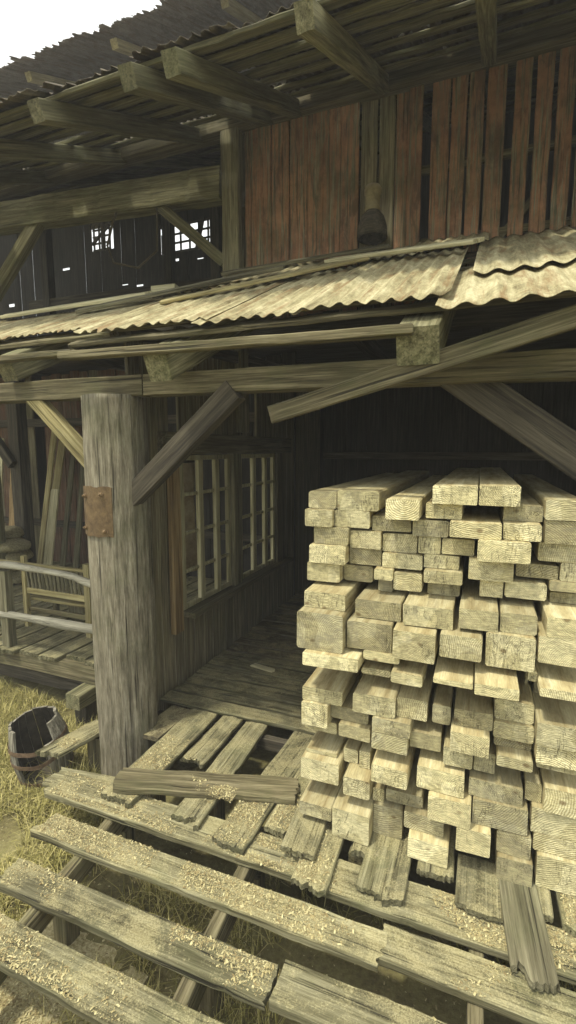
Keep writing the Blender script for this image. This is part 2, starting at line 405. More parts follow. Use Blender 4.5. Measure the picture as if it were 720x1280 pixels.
def board_geo(L, W, T, wob=.004, c=.006, m=4, n=None, jag0=0, jag1=0, seed=0, taper=0.0, bow=0.0):
    """board along +X from 0 to L, centred on Y, Z. Returns verts, faces, face kinds (0 side, 1 end)"""
    rg = random.Random(seed)
    n = n or max(2, min(90, int(L/(.045 if wob > .0065 else .14))))
    c = min(c, W*.25, T*.3)
    if max(jag0, jag1) > .011: m = max(m, min(22, int(W/.010)))
    ys = [-W/2+c+(W-2*c)*i/(m-1) for i in range(m)]
    prof = [(-W/2, -T/2+c)]+[(y, -T/2) for y in ys]+[(W/2, -T/2+c), (W/2, T/2-c)]+[(y, T/2) for y in reversed(ys)]+[(-W/2, T/2-c)]
    K = len(prof)
    def jg(a):
        o = []; v = rg.uniform(-.3, .3); st = .9 if m < 9 else .34
        for i in range(m+2):
            v = max(-1, min(1, v+rg.uniform(-st, st)))
            if m > 8 and rg.random() < .12: v = rg.uniform(-1, 1)
            o.append((v+rg.uniform(-.28, .28))*a)
        return o
    j0, j1 = jg(jag0), jg(jag1)
    s1, s2, s3 = rg.uniform(0, 99), rg.uniform(0, 99), rg.uniform(0, 99)
    V = []
    for i in range(n+1):
        t = i/n; x = L*t
        for k, (y, z) in enumerate(prof):
            col = 0 if (k == 0 or k == K-1) else (m+1 if k in (m+1, m+2) else (k if k <= m else (2*m+3-k)))
            e = 0
            wE = max(0, 1-x/max(.05, 1.6*jag0)) if jag0 else 0; wF = max(0, 1-(L-x)/max(.05, 1.6*jag1)) if jag1 else 0
            e = wE*(j0[col]+abs(jag0)*.0) + wF*j1[col]
            edge = 1 if k in (0, m+1, m+2, K-1) else .35
            dy = noise.noise((x*4+s1, y*6, z*6))*wob*1.0*edge + noise.noise((x*.8+s3, 3, 1 if y > 0 else 9))*wob*1.0 + min(0, noise.noise((x*11+s1, 7, 1 if y > 0 else 9))+.12)*wob*2.6*edge*(1 if y > 0 else -1)
            dz = noise.noise((x*5+s2, y*16, z*9))*wob*.9 + bow*math.sin(math.pi*t)
            sc_ = 1-taper*t
            V.append((x+e, y*sc_+dy, z+dz))
    F = []; fi = []
    for i in range(n):
        for k in range(K):
            a = i*K+k; b_ = i*K+(k+1) % K
            F.append((a, b_, b_+K, a+K)); fi.append(0)
    for base, fl in ((0, 1), (n*K, 0)):
        # end cap in columns
        q = []
        q.append([0, 1, 2*m+2, K-1]) if False else None
        idx_b = [0]+list(range(1, m+1))+[m+1]
        idx_t = [K-1]+[K-1-i for i in range(1, m+1)]+[m+2]
        for i in range(len(idx_b)-1):
            f = [base+idx_b[i], base+idx_b[i+1], base+idx_t[i+1], base+idx_t[i]]
            if not fl: f.reverse()
            else: pass
            F.append(tuple(reversed(f)) if fl else tuple(reversed(f))); fi.append(1)
    return V, F, fi
def frame(p0, p1, up=(0, 0, 1)):
    p0 = Vector(p0); d = (Vector(p1)-p0); L = d.length; x = d.normalized(); u = Vector(up)
    if abs(x.dot(u)) > .98: u = Vector((0, 1, 0))
    y = u.cross(x).normalized(); z = x.cross(y)
    m = Matrix((x, y, z)).transposed().to_4x4(); m.translation = p0
    return m, L
SEED = [0]
def board(name, p0, p1, W, T, mat, parent=None, up=(0, 0, 1), endmat=None, **k):
    """one board from p0 to p1 (centre line), width W, thickness T along 'up'"""
    SEED[0] += 1
    mw, L = frame(p0, p1, up)
    V, F, fi = board_geo(L, W, T, seed=SEED[0], **k)
    me = mesh_from(name, V, F, [mat, endmat or mat], fi)
    return link(name, me, parent, mw)
class MB:
    """collects geometry in world space into ONE mesh"""
    def __init__(s): s.V = []; s.F = []; s.sm = []
    def add(s, V, F, mw=None):
        o = len(s.V)
        s.V += [tuple(mw @ Vector(v)) if mw else tuple(v) for v in V]
        s.F += [tuple(i+o for i in f) for f in F]; return s
    def board(s, p0, p1, W, T, up=(0, 0, 1), **k):
        SEED[0] += 1; mw, L = frame(p0, p1, up)
        V, F, fi = board_geo(L, W, T, seed=SEED[0], **k); return s.add(V, F, mw)
    def box(s, x0, x1, y0, y1, z0, z1):
        V = [(x, y, z) for x in (x0, x1) for y in (y0, y1) for z in (z0, z1)]
        return s.add(V, [(0, 1, 3, 2), (4, 6, 7, 5), (0, 4, 5, 1), (2, 3, 7, 6), (0, 2, 6, 4), (1, 5, 7, 3)])
    def tube(s, pts, r, seg=8):
        V = []; F = []; pts = [Vector(p) for p in pts]; n = len(pts)
        rr = r if isinstance(r, (list, tuple)) else [r]*n
        for i, p in enumerate(pts):
            d = (pts[min(i+1, n-1)]-pts[max(i-1, 0)]).normalized()
            a = d.orthogonal().normalized() if abs(d.z) > .9 else Vector((0, 0, 1)).cross(d).normalized()
            b = d.cross(a)
            for j in range(seg):
                t = 2*math.pi*j/seg; V.append(p+(a*math.cos(t)+b*math.sin(t))*rr[i])
        for i in range(n-1):
            for j in range(seg): F.append((i*seg+j, i*seg+(j+1) % seg, (i+1)*seg+(j+1) % seg, (i+1)*seg+j))
        F.append(tuple(reversed(range(seg)))); F.append(tuple((n-1)*seg+j for j in range(seg)))
        return s.add(V, F)
    def lathe(s, prof, mw, seg=24, caps=True):
        V = []; F = []
        for r, z in prof:
            for j in range(seg):
                t = 2*math.pi*j/seg; V.append((r*math.cos(t), r*math.sin(t), z))
        for i in range(len(prof)-1):
            for j in range(seg): F.append((i*seg+j, i*seg+(j+1) % seg, (i+1)*seg+(j+1) % seg, (i+1)*seg+j))
        if caps:
            F.append(tuple(reversed(range(seg)))); F.append(tuple((len(prof)-1)*seg+j for j in range(seg)))
        return s.add(V, F, mw)
    def build(s, name, mat, parent=None, smooth=False, origin=None):
        o = Vector(origin) if origin else (WM[parent.name].translation if parent is not None else Vector((0, 0, 0)))
        V = [Vector(v)-o for v in s.V]
        me = mesh_from(name, V, s.F, [mat], None, smooth)
        return link(name, me, parent, Matrix.Translation(o))

# ------------------------------------------------------------------ ground
def gz(x, y): return .05*noise.noise((x*.6, y*.6, 0))+.018*noise.noise((x*3.1, y*3.1, 4))-.02
g = MB()
xs = [-400, -120, -40, -18]+[-12+.16*i for i in range(100)]+[6, 12, 40, 120, 400]
ys = [-400, -120, -40, -10, -3]+[-1+.16*i for i in range(75)]+[14, 20, 50, 150, 400]
V = [(x, y, gz(x, y) if -12 <= x <= 4 and -1 <= y <= 11 else -.02) for y in ys for x in xs]; nx = len(xs)
F = [(j*nx+i, j*nx+i+1, (j+1)*nx+i+1, (j+1)*nx+i) for j in range(len(ys)-1) for i in range(nx-1)]
g.add(V, F); props(g.build('ground', M['ground'], smooth=True), kind='structure')

# ------------------------------------------------------------------ front boardwalk
bw = thing('boardwalk', 'long weathered planks with open gaps laid across joists in front of the deck', 'boardwalk', (-1, 1.8, 0))
bwplanks = [  # Y0,Y1,x0,x1, jag0, jag1
    (2.185, 2.41, -2.62, -.70, .03, .012), (2.175, 2.40, -.685, 1.5, .012, 0),
    (1.905, 2.075, -2.42, -.325, .02, .02), (1.93, 2.115, -.312, 1.6, .02, 0),
    (1.575, 1.745, -2.30, -.735, .02, .008), (1.60, 1.79, -.722, 1.2, .008, 0),
    (1.285, 1.465, -2.75, -.60, .02, .01), (1.29, 1.47, -.58, 1.2, .01, 0),
    (.97, 1.13, -2.2, .4, .01, .01)]
TOPS = []
for (y0, y1, x0, x1, a, b_) in bwplanks:
    T = .045
    board('plank', (x0, (y0+y1)/2+U(-.004, .004), .42-T/2), (x1, (y0+y1)/2+U(-.004, .004), .42-T/2+U(-.004, .004)), y1-y0, T, M['deck'], bw, jag0=a, jag1=b_, m=7, wob=.0068, c=.006)
    TOPS.append((x0, x1, y0, y1, .421))
for x, sh in ((-2.03, .10), (-1.10, .06), (.085, 0), (1.0, 0)):
    board('joist', (x-sh*-1, .85, .30), (x-sh, 2.5, .30), .065, .145, M['beam'], bw, wob=.006)
    for y in (.95, 1.75, 2.3):
        board('leg', (x-sh*(y-1.6)/1.2, y+.03, -.1), (x-sh*(y-1.6)/1.2, y+.03, .226), .10, .10, M['beam'], bw)

# ------------------------------------------------------------------ deck under and behind the stack
dk = thing('plank_deck', 'old plank deck running back from the boardwalk into the dark shed', 'deck', (-.5, 4, 0))
# slightly skewed planks running in depth, z top .46
dpl = [(-2.105, 2.27, -2.115, 3.40, .255, .02, .0), (-1.85, 2.775, -1.85, 3.41, .19, .035, .0), (-1.585, 2.29, -1.625, 3.40, .20, .03, 0),
       (-1.255, 2.215, -1.185, 3.41, .22, .012, 0), (-1.02, 2.42, -1.0, 3.41, .19, .02, 0),
       (-.74, 2.15, -.74, 3.41, .20, .03, 0), (-.50, 2.45, -.50, 3.41, .17, .02, 0), (-.33, 2.22, -.33, 3.41, .15, .03, 0),
       (-.13, 2.45, -.13, 3.41, .19, .02, 0), (.34, 2.40, .34, 3.41, .17, .02, 0), (.56, 2.38, .56, 3.41, .2, .02, 0), (.8, 2.4, .8, 3.41, .2, .02, 0)]
mb = MB()
for (xa, ya, xb, yb, w, j0, j1) in dpl:
    board('deck_plank', (xa, ya, .443), (xb, yb, .443), w, .034, M['deck'], dk, jag0=j0, jag1=.005, m=6, wob=.007)
    TOPS.append((xa-w/2, xa+w/2, ya, min(yb, 3.0), .461))
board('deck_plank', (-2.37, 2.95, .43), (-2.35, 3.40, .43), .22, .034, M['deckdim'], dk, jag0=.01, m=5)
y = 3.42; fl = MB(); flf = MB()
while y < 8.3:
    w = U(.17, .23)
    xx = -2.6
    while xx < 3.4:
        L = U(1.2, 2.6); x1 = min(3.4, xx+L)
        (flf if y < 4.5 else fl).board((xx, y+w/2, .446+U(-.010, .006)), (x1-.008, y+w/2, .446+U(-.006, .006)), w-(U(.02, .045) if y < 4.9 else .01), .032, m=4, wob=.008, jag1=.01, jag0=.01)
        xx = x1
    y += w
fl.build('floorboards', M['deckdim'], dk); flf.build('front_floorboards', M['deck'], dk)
for x in (-2.13, -1.63, -.55, .35, 1.2):
    board('joist', (x, 2.46, .36), (x, 8.2, .36), .10, .12, M['beam'], dk)
    for yy in (2.7, 4.2): board('leg', (x, yy, -.1), (x, yy, .298), .12, .12, M['beam'], dk)
board('bearer', (-2.55, 3.33, .36), (3, 3.33, .36), .06, .10, M['dark'], dk)

# loose planks
fbp = board('loose_plank', (-2.18, 2.395, .487), (-1.02, 2.735, .484), .20, .042, M['beam'], jag0=.03, jag1=.02, m=6, wob=.01)
props(fbp, 'dark broken plank lying slantwise across the ends of the deck planks', 'plank')
TOPS.append((-1.75, -1.35, 2.45, 2.6, .507))
o = board('loose_plank', (-.845, 2.27, .49), (-.865, 2.60, .478), .20, .03, M['deck'], jag0=.02, jag1=.0, m=6, wob=.004)
props(o, 'short splintered grey plank sticking out under the left corner of the timber stack', 'plank')
o = board('loose_plank', (-.415, 2.21, .452), (-.41, 2.62, .452), .18, .022, M['deck'], jag0=.015, m=6, wob=.003)
props(o, 'short grey plank end poking out under the dark gap at the foot of the stack', 'plank')
o = board('loose_plank', (.09, 2.30, .452), (.09, 2.62, .458), .215, .025, M['deck'], jag0=.012, m=7, wob=.003)
props(o, 'short dark weathered plank end under the single pale timber at the stack foot', 'plank')
o = board('loose_plank', (.315, 2.075, .455), (.27, 2.62, .452), .185, .034, M['grey'], jag0=.035, m=8, wob=.003, c=.004)
props(o, 'deeply grooved plank with a jagged end jutting over the boardwalk at right', 'plank')
o = board('loose_plank', (-2.95, 2.50, .41), (-2.93, 3.09, .34), .21, .035, M['deck'], jag0=.03, m=6, wob=.008)
props(o, 'slanting board between the broken barrel and the round log post', 'plank')
TOPS.append((-3.02, -2.86, 2.55, 2.95, .41))
o = board('loose_plank', (-2.75, 2.06, .405), (-2.15, 2.10, .44), .19, .03, M['deck'], jag0=.04, jag1=.03, m=6)
o.matrix_world = Matrix.Translation((-.05, .33, -.055)) @ o.matrix_world
props(o, 'weathered plank end lying beside the barrel at the corner of the boardwalk', 'plank')
sup = board('support_block', (-2.90, 3.0, 0), (-2.90, 3.0, .31), .16, .16, M['beam']); props(sup, 'squat wooden block under the slanting board beside the log post', 'block')

o = board('wood_scrap', (-2.12, 4.35, .475), (-1.86, 4.30, .475), .07, .02, M['pale'], jag0=.01, jag1=.02)
props(o, 'small pale wood scrap lying on the dim floor inside the shed', 'wood scrap')
# ------------------------------------------------------------------ timber stack
ROWINFO = {1: ('top', None)}
tiers = {1: ('first tier', 'very top'), 2: ('first tier', 'second'), 3: ('first tier', 'third'), 4: ('first tier', 'fourth'), 5: ('first tier', 'fifth'), 6: ('first tier', 'lowest'),
         7: ('second tier', 'top'), 8: ('second tier', 'middle'), 9: ('second tier', 'lowest'),
         10: ('third tier', 'top'), 11: ('third tier', 'second'), 12: ('third tier', 'third'), 13: ('third tier', 'lowest'),
         14: ('bottom tier', 'top'), 15: ('bottom tier', 'second'), 16: ('bottom tier', 'third'), 17: ('bottom tier', 'lowest')}
ordn = ['leftmost', 'second from left', 'third from left', 'fourth from left', 'fifth from left', 'sixth from left', 'seventh from left', 'eighth from left', 'ninth from left']
G = 'sawn timbers piled up in the stack'
nf = 0
for i, (x0, x1, z0, z1, Y, row, k, tone) in enumerate(LUM):
    if row in (6, 9, 13): z0 += .022
    if 0 < row < 7: Y += .03
    if row and tone < .3: tone = .36
    W = x1-x0; H = z1-z0; top = row in (1, 2)
    L = U(2.55, 2.9) if not top else U(2.5, 3.0)
    if row == 0: L = 2.2
    x = (x0+x1)/2; z = (z0+z1)/2
    SEED[0] += 1; rg = random.Random(i*7+1)
    V, F, fi = board_geo(L, W-.002, H-.001, seed=i*13+5, wob=.0025, c=rg.uniform(.004, .010), m=3, n=8)
    # slightly slanting saw cut and crowned corners
    sy, sz = rg.uniform(-.04, .04), rg.uniform(-.05, .05)
    V = [(v[0]+(v[1]*sy+v[2]*sz if v[0] < .02 else 0), v[1], v[2]) for v in V]
    me = mesh_from('sawn_timber', V, F, [M['side'], M['end']], fi)
    rot = Matrix.Rotation(R(90)+R(rg.uniform(-.12, .12)), 4, 'Z')
    o = link('sawn_timber', me, None, Matrix.Translation((x, Y, z)) @ rot)
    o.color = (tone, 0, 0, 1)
    if row == 0:
        nf += 1
        props(o, 'short dark packing timber set back in a shadowed gap between the stacked timbers', 'timber', 'packing timbers hidden in gaps of the stack')
        continue
    size = 'thick' if H > .12 else ('thin' if H < .08 else ('narrow' if W < .17 else 'wide'))
    tn = 'pale' if tone > .8 else ('greyish' if tone < .38 else 'yellow')
    t, rw = tiers[row]
    nrow = max(l[6] for l in LUM if l[5] == row)
    pos = 'rightmost' if k == nrow else ordn[int(k)]
    if rw == 'very top': lab = '%s %s timber, %s of the two lying on the very top of the stack' % (tn, size, 'left' if k == 0 else 'right')
    elif row == 17: lab = '%s %s timber, %s in the lowest row of the whole stack' % (tn, size, pos)
    else: lab = '%s %s timber, %s in the %s row of the stack\'s %s' % (tn, size, pos, rw, t)
    props(o, lab, 'timber', G)

# ------------------------------------------------------------------ log post with iron plate
lp = thing('log_post', 'thick round weathered log post with a rusty bolted plate', 'post', (-2.715, 3.03, 0))
PXc = -2.625
V = []; F = []; seg = 96; nz = 90
for i in range(nz+1):
    z = -.15+3.25*i/nz
    for j in range(seg):
        t = 2*math.pi*j/seg
        r = .228+.018*min(1, z/1.2)-.004*z+.009*noise.noise((math.cos(t)*2.5, math.sin(t)*2.5, z*.5))+.005*noise.noise((math.cos(t)*9, math.sin(t)*9, z*1.2))
        r += .012*max(0, 1-z/.25) if z > 0 else .012
        groove = noise.noise((math.cos(t)*22, math.sin(t)*22, z*.5+5)); r -= .010*max(0, groove-.2)*3
        V.append((PXc+r*math.cos(t), 3.03+r*math.sin(t), z))
for i in range(nz):
    for j in range(seg): F.append((i*seg+j, i*seg+(j+1) % seg, (i+1)*seg+(j+1) % seg, (i+1)*seg+j))
F.append(tuple(nz*seg+j for j in range(seg)))
MB().add(V, F).build('trunk', M['post'], lp, smooth=True)
# plate: gently curved, facing the camera side
pl = MB(); V = []; F = []; a0 = R(-132); a1 = R(-60); n = 8; z0, z1 = 2.06, 2.43
for s_, rr in enumerate((.232, .252)):
    for i in range(n+1):
        a = a0+(a1-a0)*i/n
        for z in (z0+.004*math.sin(i*2.1), z1-.006*math.sin(i*1.7)): V.append((PXc+rr*math.cos(a), 3.03+rr*math.sin(a), z))
Q = 2*(n+1)
for i in range(n):
    F.append((Q+2*i, Q+2*i+2, Q+2*i+3, Q+2*i+1)); F.append((2*i, 2*i+1, 2*i+3, 2*i+2))
    F.append((2*i, 2*i+2, Q+2*i+2, Q+2*i)); F.append((2*i+1, Q+2*i+1, Q+2*i+3, 2*i+3))
F.append((0, Q, Q+1, 1)); F.append((2*n, 2*n+1, Q+2*n+1, Q+2*n))
plo = pl.add(V, F).build('iron_plate', M['rust'], lp)
for (a, z) in ((-116, 2.36), (-78, 2.375), (-118, 2.12), (-74, 2.10)):
    a = R(a); d = Vector((math.cos(a), math.sin(a), 0)); c0 = Vector((PXc, 3.03, z))+d*.251
    mw = d.to_track_quat('Z', 'Y').to_matrix().to_4x4(); mw.translation = c0
    b1 = MB().lathe([(.024, 0), (.024, .004)], mw, 16).lathe([(.016, .004), (.0165, .014), (.013, .017)], mw, 6).lathe([(.008, .017), (.008, .027), (.005, .030)], mw, 10)
    b1.build('bolt', M['bolt'], plo)

# ------------------------------------------------------------------ porch roof (lean-to)
def rz(y): return 2.166+.47*y
def corr_sheet(name, xa, xb, ya, yb, lift, mat, parent, rfun, skew=0.0, pitch=.125, amp=.021, sag=.015, ragged=.02, holes=0):
    V = []; F = []; nxx = int((xb-xa)/pitch*12); ny = max(6, int((yb-ya)/.18)); s = U(0, 50)
    for th in (0, 1):
        for j in range(ny+1):
            for i in range(nxx+1):
                x = xa+(xb-xa)*i/nxx; yj = ya+(yb-ya)*j/ny
                e = ragged*noise.noise((x*2.3+s, 1, 0))+ragged*.5*noise.noise((x*9+s, 4, 0))+ragged*.45*noise.noise((x*31+s, 4, 0))
                if j > ny//2: e = ragged*noise.noise((x*2.3+s, 8, 0))
                y_ = yj+e*(1 if j in (0, ny) else 0)+skew*(x-xa)
                z = rfun(y_)+lift+amp*math.sin(2*math.pi*x/pitch+.25*noise.noise((x*1.5, yj, 0)))+sag*noise.noise((x*.9, y_*.9, 2))+.004*noise.noise((x*5, yj*5, s))
                V.append((x, y_, z-th*.0045))
    A = (nxx+1)*(ny+1)
    for j in range(ny):
        for i in range(nxx):
            a = j*(nxx+1)+i
            if holes and noise.noise((V[a][0]*1.6, V[a][1]*3.2, 77.3)) > holes: continue
            F.append((a, a+1, a+nxx+2, a+nxx+1)); F.append((A+a, A+a+nxx+1, A+a+nxx+2, A+a+1))
    for i in range(nxx):
        F.append((i, A+i, A+i+1, i+1)); b_ = ny*(nxx+1)+i; F.append((b_, b_+1, A+b_+1, A+b_))
    for j in range(ny):
        a = j*(nxx+1); F.append((a, a+nxx+1, A+a+nxx+1, A+a)); a += nxx; F.append((a, A+a, A+a+nxx+1, a+nxx+1))
    m = MB().add(V, F); o = m.build(name, mat, parent, smooth=True, origin=((xa+xb)/2, (ya+yb)/2, rfun((ya+yb)/2)))
    return o
pr = thing('porch_roof', 'low sloping porch roof of weathered corrugated sheets on heavy beams', 'roof', (-1.5, 3.03, 3.0))
sheets = [(-7.6, -6.2, 2.98, 4.2, 0), (-6.25, -4.95, 2.93, 4.18, .012), (-5.0, -3.7, 2.96, 4.12, 0), (-3.75, -2.60, 2.99, 4.3, .012),
          (-2.68, -1.60, 2.71, 4.2, .035), (-1.68, -.95, 2.69, 4.6, .02), (-1.05, -.18, 2.67, 4.7, .035),
          (-.24, .62, 2.53, 3.6, .0), (.55, 1.45, 2.50, 3.6, .015), (1.38, 2.3, 2.52, 3.6, 0), (2.2, 3.2, 2.52, 3.6, .015),
          (-2.64, -1.55, 4.05, 5.2, .065), (-1.62, -.55, 4.45, 5.2, .06),
          (-.10, .85, 3.24, 5.18, .030), (.78, 1.7, 3.30, 5.18, .042), (1.65, 2.6, 3.28, 5.18, .05), (-.66, -.03, 4.5, 5.18, .09)]
for (xa, xb, ya, yb, l) in sheets:
    corr_sheet('roof_sheet', xa, xb, ya, yb, l+.03, M['sheet'], pr, rz, skew=U(-.02, .02), amp=(.012 if xa > -.3 else (.010 if xa > -2.69 else .007)), pitch=(.14 if xa > -.3 else (.10 if xa > -2.69 else .075)), ragged=.07 if xa < -.3 else .04)
# laths under the sheets
for y in (2.78, 3.15, 3.55, 3.95, 4.4, 4.85):
    xl = -7.6 if y < 4.2 else -2.7
    yy = y if y > 3 else y
    board('lath', (xl if y > 2.9 else -2.75, yy, rz(yy)-.022), (3.0, yy, rz(yy)-.022), .11, .03, M['beam'], pr, up=(0, -.43, .9), wob=.008)
board('lath', (-7.6, 3.03, rz(3.03)-.03), (-2.6, 3.03, rz(3.03)-.03), .10, .035, M['beam'], pr, up=(0, -.43, .9), wob=.008)
# rafters, tails sawn square
RX = (-4.9, -3.5, -1.905, -.325, 1.2, 2.6)
for x in RX:
    y1 = 5.15 if x > -2.6 else 4.15
    w = .165 if x != -.325 else .215
    ya = 2.60 if x > -2.6 else 2.83
    board('rafter', (x, ya, rz(ya)-.24+.07), (x, y1, rz(y1)-.16), w, .19, M['olive'], pr, up=(0, -.43, .9), wob=.006, jag0=.004)
# thin battens on the rafter tails
o1 = board('batten', (-2.62, 2.545, 3.315), (-.33, 2.57, 3.292), .08, .05, M['beam'], pr, jag0=.01, wob=.006, jag1=.02)
o1 = board('batten', (-7.0, 2.78, 3.40), (-2.66, 2.70, 3.37), .08, .045, M['beam'], pr, wob=.006, jag1=.015)
# eave beam
board('eave_beam', (-7.5, 3.03, 3.185), (-2.30, 3.03, 3.165), .17, .15, M['beam'], pr, wob=.006)
board('eave_beam', (-2.29, 3.03, 3.165), (3.0, 3.03, 3.13), .17, .15, M['beam'], pr, wob=.006)
# braces
board('brace', (-3.42, 3.0, 3.13), (-2.80, 3.0, 2.56), .09, .12, M['yellow'], pr, up=(.68, 0, .73), wob=.004)
board('brace', (-2.46, 2.98, 2.33), (-1.56, 2.98, 3.10), .11, .15, M['dark'], pr, up=(-.6, 0, .8), wob=.004)  # dark wood puts the shade under the eave into this brace's colour
board('brace', (-.22, 3.08, 3.18), (.66, 3.08, 2.53), .12, .20, M['dark'], pr, up=(.6, 0, .8), wob=.004)
board('porch_post', (.78, 3.1, .462), (.78, 3.1, 3.05), .19, .19, M['beam'], pr)
board('porch_post', (-6.75, 3.2, 0), (-6.75, 3.2, 3.1), .2, .2, M['olive'], pr)
board('brace', (-8.4, 5.82, 3.9), (-7.2, 5.82, 2.45), .10, .16, M['dark'], pr)
fo = board('fallen_board', (-1.175, 2.69, 2.905), (.62, 2.66, 3.375), .04, .105, M['beam'], wob=.004, jag0=.004)
props(fo, 'long slipped board hanging slantwise in front of the porch beam at right', 'board')

# loose boards lying on the porch roof
def rb(name, a, b_, w, t, mat, lab, **k):
    o = board(name, (a[0], a[1], rz(a[1])+a[2]), (b_[0], b_[1], rz(b_[1])+b_[2]), w, t, mat, up=(0, -.43, .9), **k); return props(o, lab, 'board', 'loose boards lying on the porch roof')
rb('roof_board', (-1.40, 4.60, .125), (-.10, 4.05, .16), .15, .03, M['pale'], 'pale bleached board lying on the porch roof sheets near the red wall', jag0=.03, jag1=.02)
rb('roof_board', (-5.0, 4.08, .09), (-3.0, 4.0, .12), .13, .035, M['pale'], 'narrow pale board along the top edge of the porch roof at far left', jag0=.03, jag1=.03)
rb('roof_board', (-2.60, 4.75, .14), (-.95, 5.05, .14), .17, .03, M['grey'], 'grey weathered board lying against the foot of the red wall', jag0=.03, jag1=.03)
rb('roof_board', (-3.6, 3.72, .085), (-1.75, 4.28, .155), .17, .03, M['grey'], 'long grey board slanting up over the left corrugated sheets', jag0=.02, jag1=.03)
rb('roof_board', (-2.5, 3.5, .09), (-1.0, 4.35, .12), .14, .025, M['yellow'], 'yellowish grey board slanting over the middle corrugated sheets', jag0=.02, jag1=.03)
bl = board('wood_block', (-3.05, 4.15, 4.235), (-2.80, 4.18, 4.235), .12, .07, M['pale']); props(bl, 'small pale wooden block on the porch roof under the loft opening', 'block')

# ------------------------------------------------------------------ barn
bn = thing('timber_barn', 'tall old timber barn with a red board wall and overhanging rusted roof', 'barn', (-1, 7, 0))
def uz(y): return 6.16+.47*(y-5.2)     # underside of upper rafters
# red wall of upright boards
cuts = [-2.57, -2.43, -2.245, -2.04, -1.835, -1.66, -1.47, -1.28, -1.10, -.93, -.80, -.62, -.425, -.27, -.115, .09, .275, .45, .62, .80, 1.0, 1.18, 1.36, 1.56, 1.75, 1.95, 2.15, 2.35, 2.55, 2.75, 2.95]
gaps = {-.62: .09, -.425: .02, -.27: .035, -.115: .03, .09: .075, .275: .06, .45: .05, .62: .05, -1.10: .03, -.93: .012, .8: .03, 1.18: .04, 1.75: .03}
wm = MB(); wd = MB()
for a, b_ in zip(cuts[:-1], cuts[1:]):
    gp = gaps.get(b_, .006); ga = gaps.get(a, 0)*.5
    recess = .03 if a in (-1.28, -1.10, -.93) else 0
    (wd if a in (-1.28, -1.10) else wm).board(((a+b_)/2+ga*.5-gp*.25, 5.2+recess+U(-.006, .006), U(4.1, 4.2)), ((a+b_)/2+U(-.01, .01)+ga*.5-gp*.25, 5.2+recess+U(-.006, .006), 6.22), .024, b_-a-gp*.5-ga*.5, up=(1, 0, 0), m=3, wob=.006)
wall = wm.build('board_wall', M['red'], bn)
wd.build('grey_board_panel', M['greyv'], bn)
for z in (4.75, 5.42): board('nailing_rail', (-2.6, 5.27, z), (3, 5.27, z-.03), .06, .07, M['beam'], bn)
board('nailing_rail', (.0, 5.27, 4.62), (.35, 5.27, 5.0), .04, .07, M['grey'], bn)
# wall plate + corner post
board('wall_plate', (-9.5, 5.18, 6.25), (3.1, 5.18, 6.19), .2, .17, M['beam'], bn)
board('corner_post', (-2.70, 5.19, 2.9), (-2.70, 5.19, 6.15), .21, .21, M['grey'], bn, wob=.006)
# lower tie beam over the loft opening, two pieces
board('tie_beam', (-9.5, 5.17, 6.03), (-2.82, 5.17, 5.63), .20, .33, M['olive'], bn, wob=.01)
board('brace', (-3.75, 5.15, 5.62), (-2.80, 5.15, 4.80), .10, .12, M['olive'], bn, up=(.6, 0, .8))
board('brace', (-5.55, 5.15, 5.72), (-6.6, 5.15, 4.75), .12, .17, M['olive'], bn, up=(.6, 0, -.8))
board('corner_post', (-6.95, 5.19, 0), (-6.95, 5.19, 6.0), .24, .24, M['olive'], bn)
# upper rafters with square tails
URX = (-5.4, -4.2, -3.12, -2.27, -1.94, -1.04, -.10, .95, 1.9, 2.8)
for x in URX:
    ya = 2.90+U(-.03, .03)
    w = .115
    board('rafter', (x, ya, uz(ya)+.05), (x, 11.3, uz(11.3)+.05), w, .135, M['olive'], bn, up=(0, -.43, .9), wob=.006, jag0=.004)
for k, y in enumerate([3.12, 3.36, 3.66, 3.98, 4.3, 4.62, 4.95, 5.5, 6.2, 6.9, 7.6, 8.3, 9.0, 9.7, 10.4]):
    board('roof_lath', (-9.4, y, uz(y)+.15), (3.2, y+U(-.03, .03), uz(y)+.15), U(.11, .17), .03, M['olive'], bn, up=(0, -.43, .9), wob=.012)
def uzs(y): return uz(y)+.20
ush = [(-9.5, -7.6, 2.90), (-7.65, -5.8, 2.95), (-5.85, -4.0, 2.90), (-4.1, -3.0, 2.93), (-3.08, -2.3, 3.06), (-2.36, -1.6, 3.0), (-1.68, -.9, 3.10), (-.95, .5, 3.06), (.4, 1.7, 3.0), (1.6, 3.3, 3.0)]
for k, (xa, xb, ya) in enumerate(ush):
    corr_sheet('upper_roof_sheet', xa, xb, ya, 5.6, .012*(k % 2), M['sheetdark'], bn, uzs, ragged=.13, pitch=.085, amp=.012, holes=.36)
    corr_sheet('upper_roof_sheet', xa-.02, xb+.02, 5.45, 11.6, .04+.012*(k % 2), M['sheetdark'], bn, uzs, ragged=.02, pitch=.22, amp=.018)
